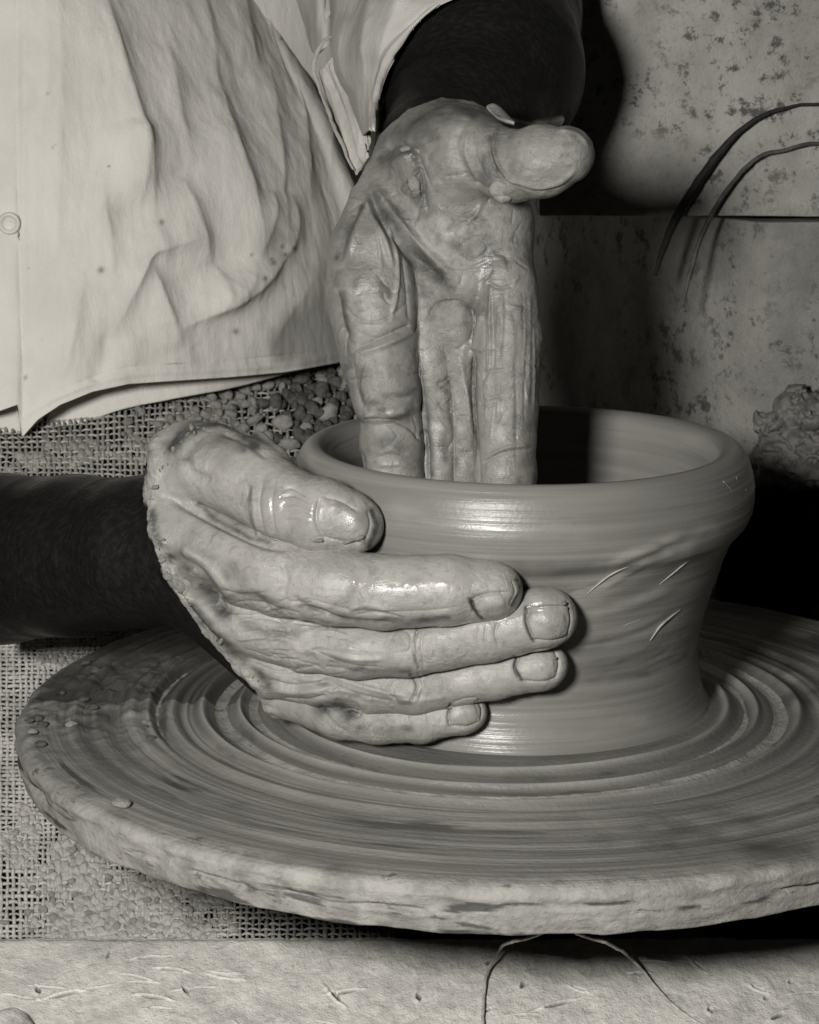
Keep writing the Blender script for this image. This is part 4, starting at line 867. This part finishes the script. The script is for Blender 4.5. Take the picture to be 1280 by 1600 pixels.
def weave():
    Vs, Fs = [], []; off = 0; ns = 5
    th = np.linspace(0, 2*np.pi, ns, endpoint=False)
    def strand(pts, nor, rad):
        nonlocal off
        T = np.gradient(pts, axis=0); T /= np.linalg.norm(T, axis=1, keepdims=True) + 1e-9
        B = np.cross(T, nor); B /= np.linalg.norm(B, axis=1, keepdims=True) + 1e-9
        pts = pts + .035*np.stack([fbm(pts*2.3 + q_, 2) for q_ in (0, 13, 29)], -1)
        V = pts[:, None] + rad[:, None, None]*(1.15*np.cos(th)[None, :, None]*B[:, None] + .75*np.sin(th)[None, :, None]*nor[:, None])
        Vs.append(V.reshape(-1, 3)); Fs.append(gridF(ns, len(pts), True) + off); off += V.shape[0]*ns
    a = .035
    for j in range(0, nv_t):
        jj = j*3 + 1; k = np.arange(nu_t*3 + 1)
        sgn = np.cos(np.pi*(k - 1)/3 + np.pi*j)
        wob = .05*vnoise(np.stack([k*.11, np.full(len(k), j*3.1), np.zeros(len(k))], -1))
        dv = Bg[min(jj+1, nv_t*3)] - Bg[jj-1]
        p = Bg[jj] + Bn[jj]*(a*sgn)[:, None] + dv*(wob*4)[:, None]
        strand(p, Bn[jj], (.062*(1 + .45*vnoise(np.stack([k*.2, np.full(len(k), j*7.7), np.full(len(k), 5.)], -1)))))
    for i in range(0, nu_t):
        ii = i*3 + 1; k = np.arange(nv_t*3 + 1)
        sgn = -np.cos(np.pi*(k - 1)/3 + np.pi*i)
        wob = .05*vnoise(np.stack([k*.11, np.full(len(k), i*3.7), np.full(len(k), 9.)], -1))
        du = Bg[:, min(ii+1, nu_t*3)] - Bg[:, ii-1]
        p = Bg[:, ii] + Bn[:, ii]*(a*sgn)[:, None] + du*(wob*4)[:, None]
        strand(p, Bn[:, ii], (.062*(1 + .45*vnoise(np.stack([k*.2, np.full(len(k), i*7.7), np.full(len(k), 2.)], -1)))))
    mesh('woven_threads', np.concatenate(Vs), np.concatenate(Fs), M_BURLAP, burlap, kind='stuff')
weave()
def crust():
    """caked clay: a sheet that sinks behind the threads where the weave shows"""
    n_u, n_v = 420, 620
    uu = np.linspace(0, nu_t*3, n_u); vv = np.linspace(0, nv_t*3, n_v)
    i = np.minimum(uu.astype(int), nu_t*3 - 1); fu = (uu - i)[None, :, None]; j = np.minimum(vv.astype(int), nv_t*3 - 1); fv = (vv - j)[:, None, None]
    def bil(A): return (A[j][:, i]*(1-fu) + A[j][:, i+1]*fu)*(1-fv) + (A[j+1][:, i]*(1-fu) + A[j+1][:, i+1]*fu)*fv
    p = bil(Bg); n = bil(Bn); px, py = proj(p.reshape(-1, 3)); px = px.reshape(n_v, n_u); py = py.reshape(n_v, n_u)
    bias = -.52 + .85*np.exp(-((px - 270)/120)**2 - ((py - 1430)/95)**2) + .75*np.exp(-((px - 130)/80)**2 - ((py - 1410)/80)**2) + .5*np.exp(-((px - 90)/70)**2 - ((py - 1340)/40)**2) + .6*np.exp(-((px - 70)/70)**2 - ((py - 1030)/26)**2) + .62*np.exp(-((px - 30)/28)**2 - ((py - 1270)/42)**2) \
        + .5*np.exp(-((px - 130)/130)**2 - ((py - 715)/40)**2) + .55*sstep(200, 300, px)*sstep(420, 360, px)*sstep(800, 740, py) + .3*np.exp(-((px - 130)/40)**2 - ((py - 1340)/50)**2)
    U_, V_ = np.meshgrid(uu*.094, vv*.094); cs = .42
    ci = np.floor(U_/cs).astype(int); cj = np.floor(V_/cs).astype(int); f1 = np.full(U_.shape, 9.0); f2 = f1.copy(); hr = np.zeros(U_.shape)
    jr = np.random.default_rng(3).random((400, 400, 3))
    for a_ in (-1, 0, 1):
        for b_ in (-1, 0, 1):
            q_ = jr[(ci + a_) % 400, (cj + b_) % 400]; d_ = np.hypot((ci + a_ + q_[..., 0])*cs - U_, (cj + b_ + q_[..., 1])*cs - V_)
            nw = d_ < f1; f2 = np.where(nw, f1, np.minimum(f2, d_)); hr = np.where(nw, q_[..., 2], hr); f1 = np.minimum(f1, d_)
    lumpy = np.clip((f2 - f1)/.22, 0, 1)**.6*(.4 + hr)
    h = bias + .85*fbm(p*.7, 4) + .42*fbm(p*2.4, 3)
    h = h - .35*(lumpy < .22)*(h < .55)
    hh = np.clip(h, -.3, .35)*.22 + np.where(h > -.1, .13*lumpy - .05, 0) + np.where(h > 0, .055*fbm(p*3.0 + 7, 3) + .03, 0)
    p = p + n*(hh - .02)[..., None]
    V = p.reshape(-1, 3); F = gridF(n_u, n_v)
    keep = (h > -.03).ravel(); F = F[keep[F].any(1)]
    used = np.zeros(len(V), int); used[np.unique(F)] = 1; idx = np.cumsum(used) - 1
    mesh('clay_crust', V[used > 0], idx[F], M_CRUSTCLAY, burlap, kind='stuff')
crust()
def surf(px, py):
    P2 = Bg.reshape(-1, 3); x, y = BPX
    k = np.argmin((x - px)**2 + (y - py)**2); return P2[k], Bn.reshape(-1, 3)[k]
BPX = proj(Bg.reshape(-1, 3))
r_ = random.Random(9)
cnt = 0
# named larger lumps near the bowl, then a graded scatter
for px, py, a, b in [(438, 668, 30, 26), (468, 628, 34, 14), (500, 620, 22, 26), (470, 600, 24, 14), (440, 590, 20, 14), (525, 605, 20, 18), (518, 640, 14, 20), (500, 655, 14, 14), (450, 700, 24, 16), (466, 690, 16, 24), (408, 640, 22, 16), (420, 610, 20, 12), (486, 690, 14, 16), (505, 590, 18, 14), (535, 630, 10, 16), (400, 615, 14, 12), (380, 640, 16, 12), (395, 665, 20, 12), (360, 655, 18, 10), (330, 628, 14, 10), (455, 730, 22, 12), (545, 600, 12, 16)]:
    p, n = surf(px, py); s_ = 1/38.0
    put_lump('clay_crumb', p + n*.28, (a*s_*.70, .5*max(a, b)*s_, b*s_*.66), (r_.uniform(-.3, .3), r_.uniform(-.4, .4), r_.uniform(-.3, .3)), burlap, LUMPSD if px > 400 and r_.random() < .85 else LUMPS)
while cnt < 270:
    px = r_.uniform(190, 560); py = r_.uniform(575, 730)
    if r_.random() > sstep(170, 360, px)*1.0 + .05 or py > 700 - (px < 300)*10: continue
    p, n = surf(px, py); s_ = min(.42, .12*math.exp(r_.gauss(0, .42))*(1 + 1.1*sstep(300, 480, px)))
    put_lump('clay_crumb', p + n*(.05 + .5*s_), (s_*r_.uniform(.8, 1.4), s_*.85, s_*r_.uniform(.7, 1.2)), (r_.uniform(0, 6), r_.uniform(0, 6), r_.uniform(0, 6)), burlap, LUMPSD if r_.random() < sstep(340, 470, px)*.85 else LUMPS); cnt += 1
for _ in range(60):
    px, py = r_.choice([(r_.gauss(70, 30), r_.gauss(1032, 10)), (r_.gauss(150, 70), r_.gauss(1410, 30)), (r_.gauss(130, 25), r_.gauss(1330, 25)), (r_.uniform(0, 330), r_.uniform(1380, 1460))])
    p, n = surf(px, py); s_ = r_.uniform(.08, .2)
    put_lump('clay_crumb', p + n*.08, (s_*r_.uniform(.8, 1.5), s_*.6, s_*r_.uniform(.7, 1.2)), (r_.uniform(-.5, .5), r_.uniform(0, 6), 0), burlap, LUMPS)

# ------------------------------------------------------------------ front board, strings, lump, clay heap
LZ = -6.0; LY = PZ(640, 1459, LZ)[1]; LT = .08      # board top falls towards the front
def PL(px, py, up=0.0):
    c = PZ(px, py, LZ)
    d = c - CAM; t = (LZ + up - LT*LY - CAM[2] + LT*CAM[1]) / (d[2] - LT*d[1]); return CAM + d*t
board = thing('wooden_board', 'pale board crusted with cracked dried clay along the bottom in front of the wheel', 'board', (-4, -22, LZ - 3))
def ledge():
    x0, x1 = -24, 24; y0, y1 = -24, LY
    nx, ny = 1040, 520
    X, Y = np.meshgrid(np.linspace(x0, x1, nx), np.linspace(y1, y0, ny))
    p = np.stack([X, Y, 0*X], -1)
    z = .10*fbm(p*np.array([.4, .3, 1]), 5) + .07*fbm(p*np.array([1.5, .8, 1]) + 5, 5)
    dark = np.zeros_like(X)
    rr = random.Random(21)
    spots = [(525, 1555, .14, .35, .5), (352, 1524, .12, .32, 1.2), (350, 1517, .1, .25, 1.4), (870, 1570, .35, .16, .5), (905, 1545, .12, .2, .9), (100, 1555, .4, .1, .4), (240, 1560, .3, .08, -.2), (60, 1545, .1, .2, .2), (540, 1550, .3, .08, .3), (655, 1555, .1, .2, 0), (1185, 1545, .2, .2, .7), (1215, 1590, .25, .15, .8), (1110, 1580, .1, .15, 0), (1000, 1520, .15, .1, 0), (290, 1545, .08, .2, .3)]
    sp = []
    for px, py, a, b, an in spots:
        c = PL(px, py); sp.append((c[0], c[1], max(a, b)*1.05, .07, an if a > b else an + 1.57, 1.0))
    for _ in range(80):
        sp.append((rr.uniform(x0, x1), rr.uniform(-20, y1), rr.uniform(.12, .34), rr.uniform(.03, .06), rr.choice([rr.uniform(-.4, .4), rr.uniform(0, 3)]), rr.uniform(.4, 1)))
    for cx, cy, a, b, an, s_ in sp:
        m = (np.abs(X - cx) < 2) & (np.abs(Y - cy) < 2)
        dx = X[m] - cx; dy = Y[m] - cy; u = dx*math.cos(an) + dy*math.sin(an); v = -dx*math.sin(an) + dy*math.cos(an)
        wv = .045*fbm(np.stack([X[m]*2.2, Y[m]*2.2, 0*dx + cx], -1), 3)
        d = np.sqrt((u/a)**2 + ((v + wv)/b)**2)
        z[m] -= .2*s_*np.exp(-d**4); z[m] += .05*s_*np.exp(-(d - 1.8)**2*2)*(v > 0); dark[m] = np.maximum(dark[m], .97*s_*np.exp(-(d*.85)**6))
    edge = np.exp(-((Y - y1)/.35)**2); z -= .18*edge
    yy = Y + .12*fbm(p*np.array([.6, 0, 1]), 3)*np.exp(-((Y - y1)/2)**2)
    top = np.stack([X, yy, LZ + z + LT*(Y - y1)], -1)
    low = top[-1:].copy(); low[..., 2] = LZ - 9; back = top[:1].copy(); back[..., 2] = LZ - 9
    Gd = np.concatenate([back, top, low]); dk = np.concatenate([dark[:1]*0, dark, dark[-1:]*0])
    mesh('board_top', Gd.reshape(-1, 3), gridF(nx, len(Gd))[:, ::-1], M_LEDGE, board, dict(dark=dk.ravel()))
ledge()
def string(pts, label):
    V = [np.array(p) for p in pts]
    return tag(tube_obj('string', V, .055, M_STRING, None, 7, 70, 1.0, .04, origin=V[-1]), label, 'string', 'loose strings on the board')
def on(px, py, up=.09): return PL(px, py, up)
string([P(850, 1455, -15.5), P(826, 1466, -16.2), P(800, 1472, -16.5), on(785, 1478, .9), on(770, 1500, .35), on(760, 1525, .15), on(756, 1555), on(755, 1590), on(752, 1630)], 'short pale string hanging from under the wheel straight down the board')
string([P(900, 1458, -15.5), P(928, 1468, -16.2), P(950, 1475, -16.5), on(975, 1488, .8), on(995, 1506, .35), on(1008, 1522, .15), on(1030, 1548), on(1060, 1578), on(1100, 1602), on(1150, 1630)], 'longer knotted string running out to the lower right across the board')
V, F = lumpV(41, 24); c = PL(2, 1604, .2)
tag(mesh('clay_lump', V*np.array([.9, .8, .38]) + c, F, M_FLAKE, None, origin=c), 'smooth rounded clay lump at the left corner of the front board', 'clay lump')

# block under the heap, right behind the wheel
hp = P(1235, 760, 16.6)
block = slab('wooden_block', (hp[0] - 3.2, 15.3, -20), (hp[0] + 9, 17.15, hp[2] - .1), M_BLACK, None, res=.6, amp=.1, bevel=.2)
tag(block, 'dark block in shadow behind the wheel holding up the clay heap', 'block')
def heap():
    f = Field((hp[0] - 3.2, 11.5, hp[2] - 1.0), (hp[0] + 8, 18.5, hp[2] + 6.5), .085)
    rr = random.Random(4)
    def e(px, py, Y, rx, rz, ry=1.2): f.ell(P(px, py, Y - 2.4), (rx/34, ry, rz/34), .12)
    for a in [(1250, 715, 18.3, 62, 50, 1.6), (1200, 720, 18.2, 26, 40, .9), (1240, 640, 18.6, 34, 34, 1.0), (1205, 668, 18.2, 26, 26, .8), (1290, 650, 18.4, 36, 46, 1.1), (1265, 690, 17.4, 30, 14, .6), (1215, 700, 17.6, 24, 12, .5), (1255, 735, 17.2, 34, 12, .5), (1200, 740, 17.6, 18, 14, .5), (1290, 745, 17.2, 40, 16, .6), (1245, 610, 18.6, 20, 12, .6),
              (1232, 720, 17.1, 22, 10, .4), (1275, 715, 17.0, 20, 9, .4), (1330, 720, 18, 60, 60, 1.5), (1265, 655, 17.6, 22, 16, .6), (1185, 655, 18.5, 10, 18, .5)]: e(*a)
    V, F = f.nets(); V = relax(V, F, 1)
    N = normals(V, F)
    n = fbm(V*.55 + 3, 3); wr = np.abs(fbm(V*np.array([.8, .8, 1.5]) + 2*n[:, None], 4))
    V = V + N*(-.34*np.exp(-(wr/.055)**2) + .16*fbm(V*1.2, 3) + .10*n)[:, None]
    V = relax(V, F, 1, .4)
    return V, F
V, F = heap()
tag(mesh('clay_heap', V, F, M_HEAP, None, origin=hp), 'crumpled heap of wet clay scraps against the wall right of the bowl', 'clay heap')
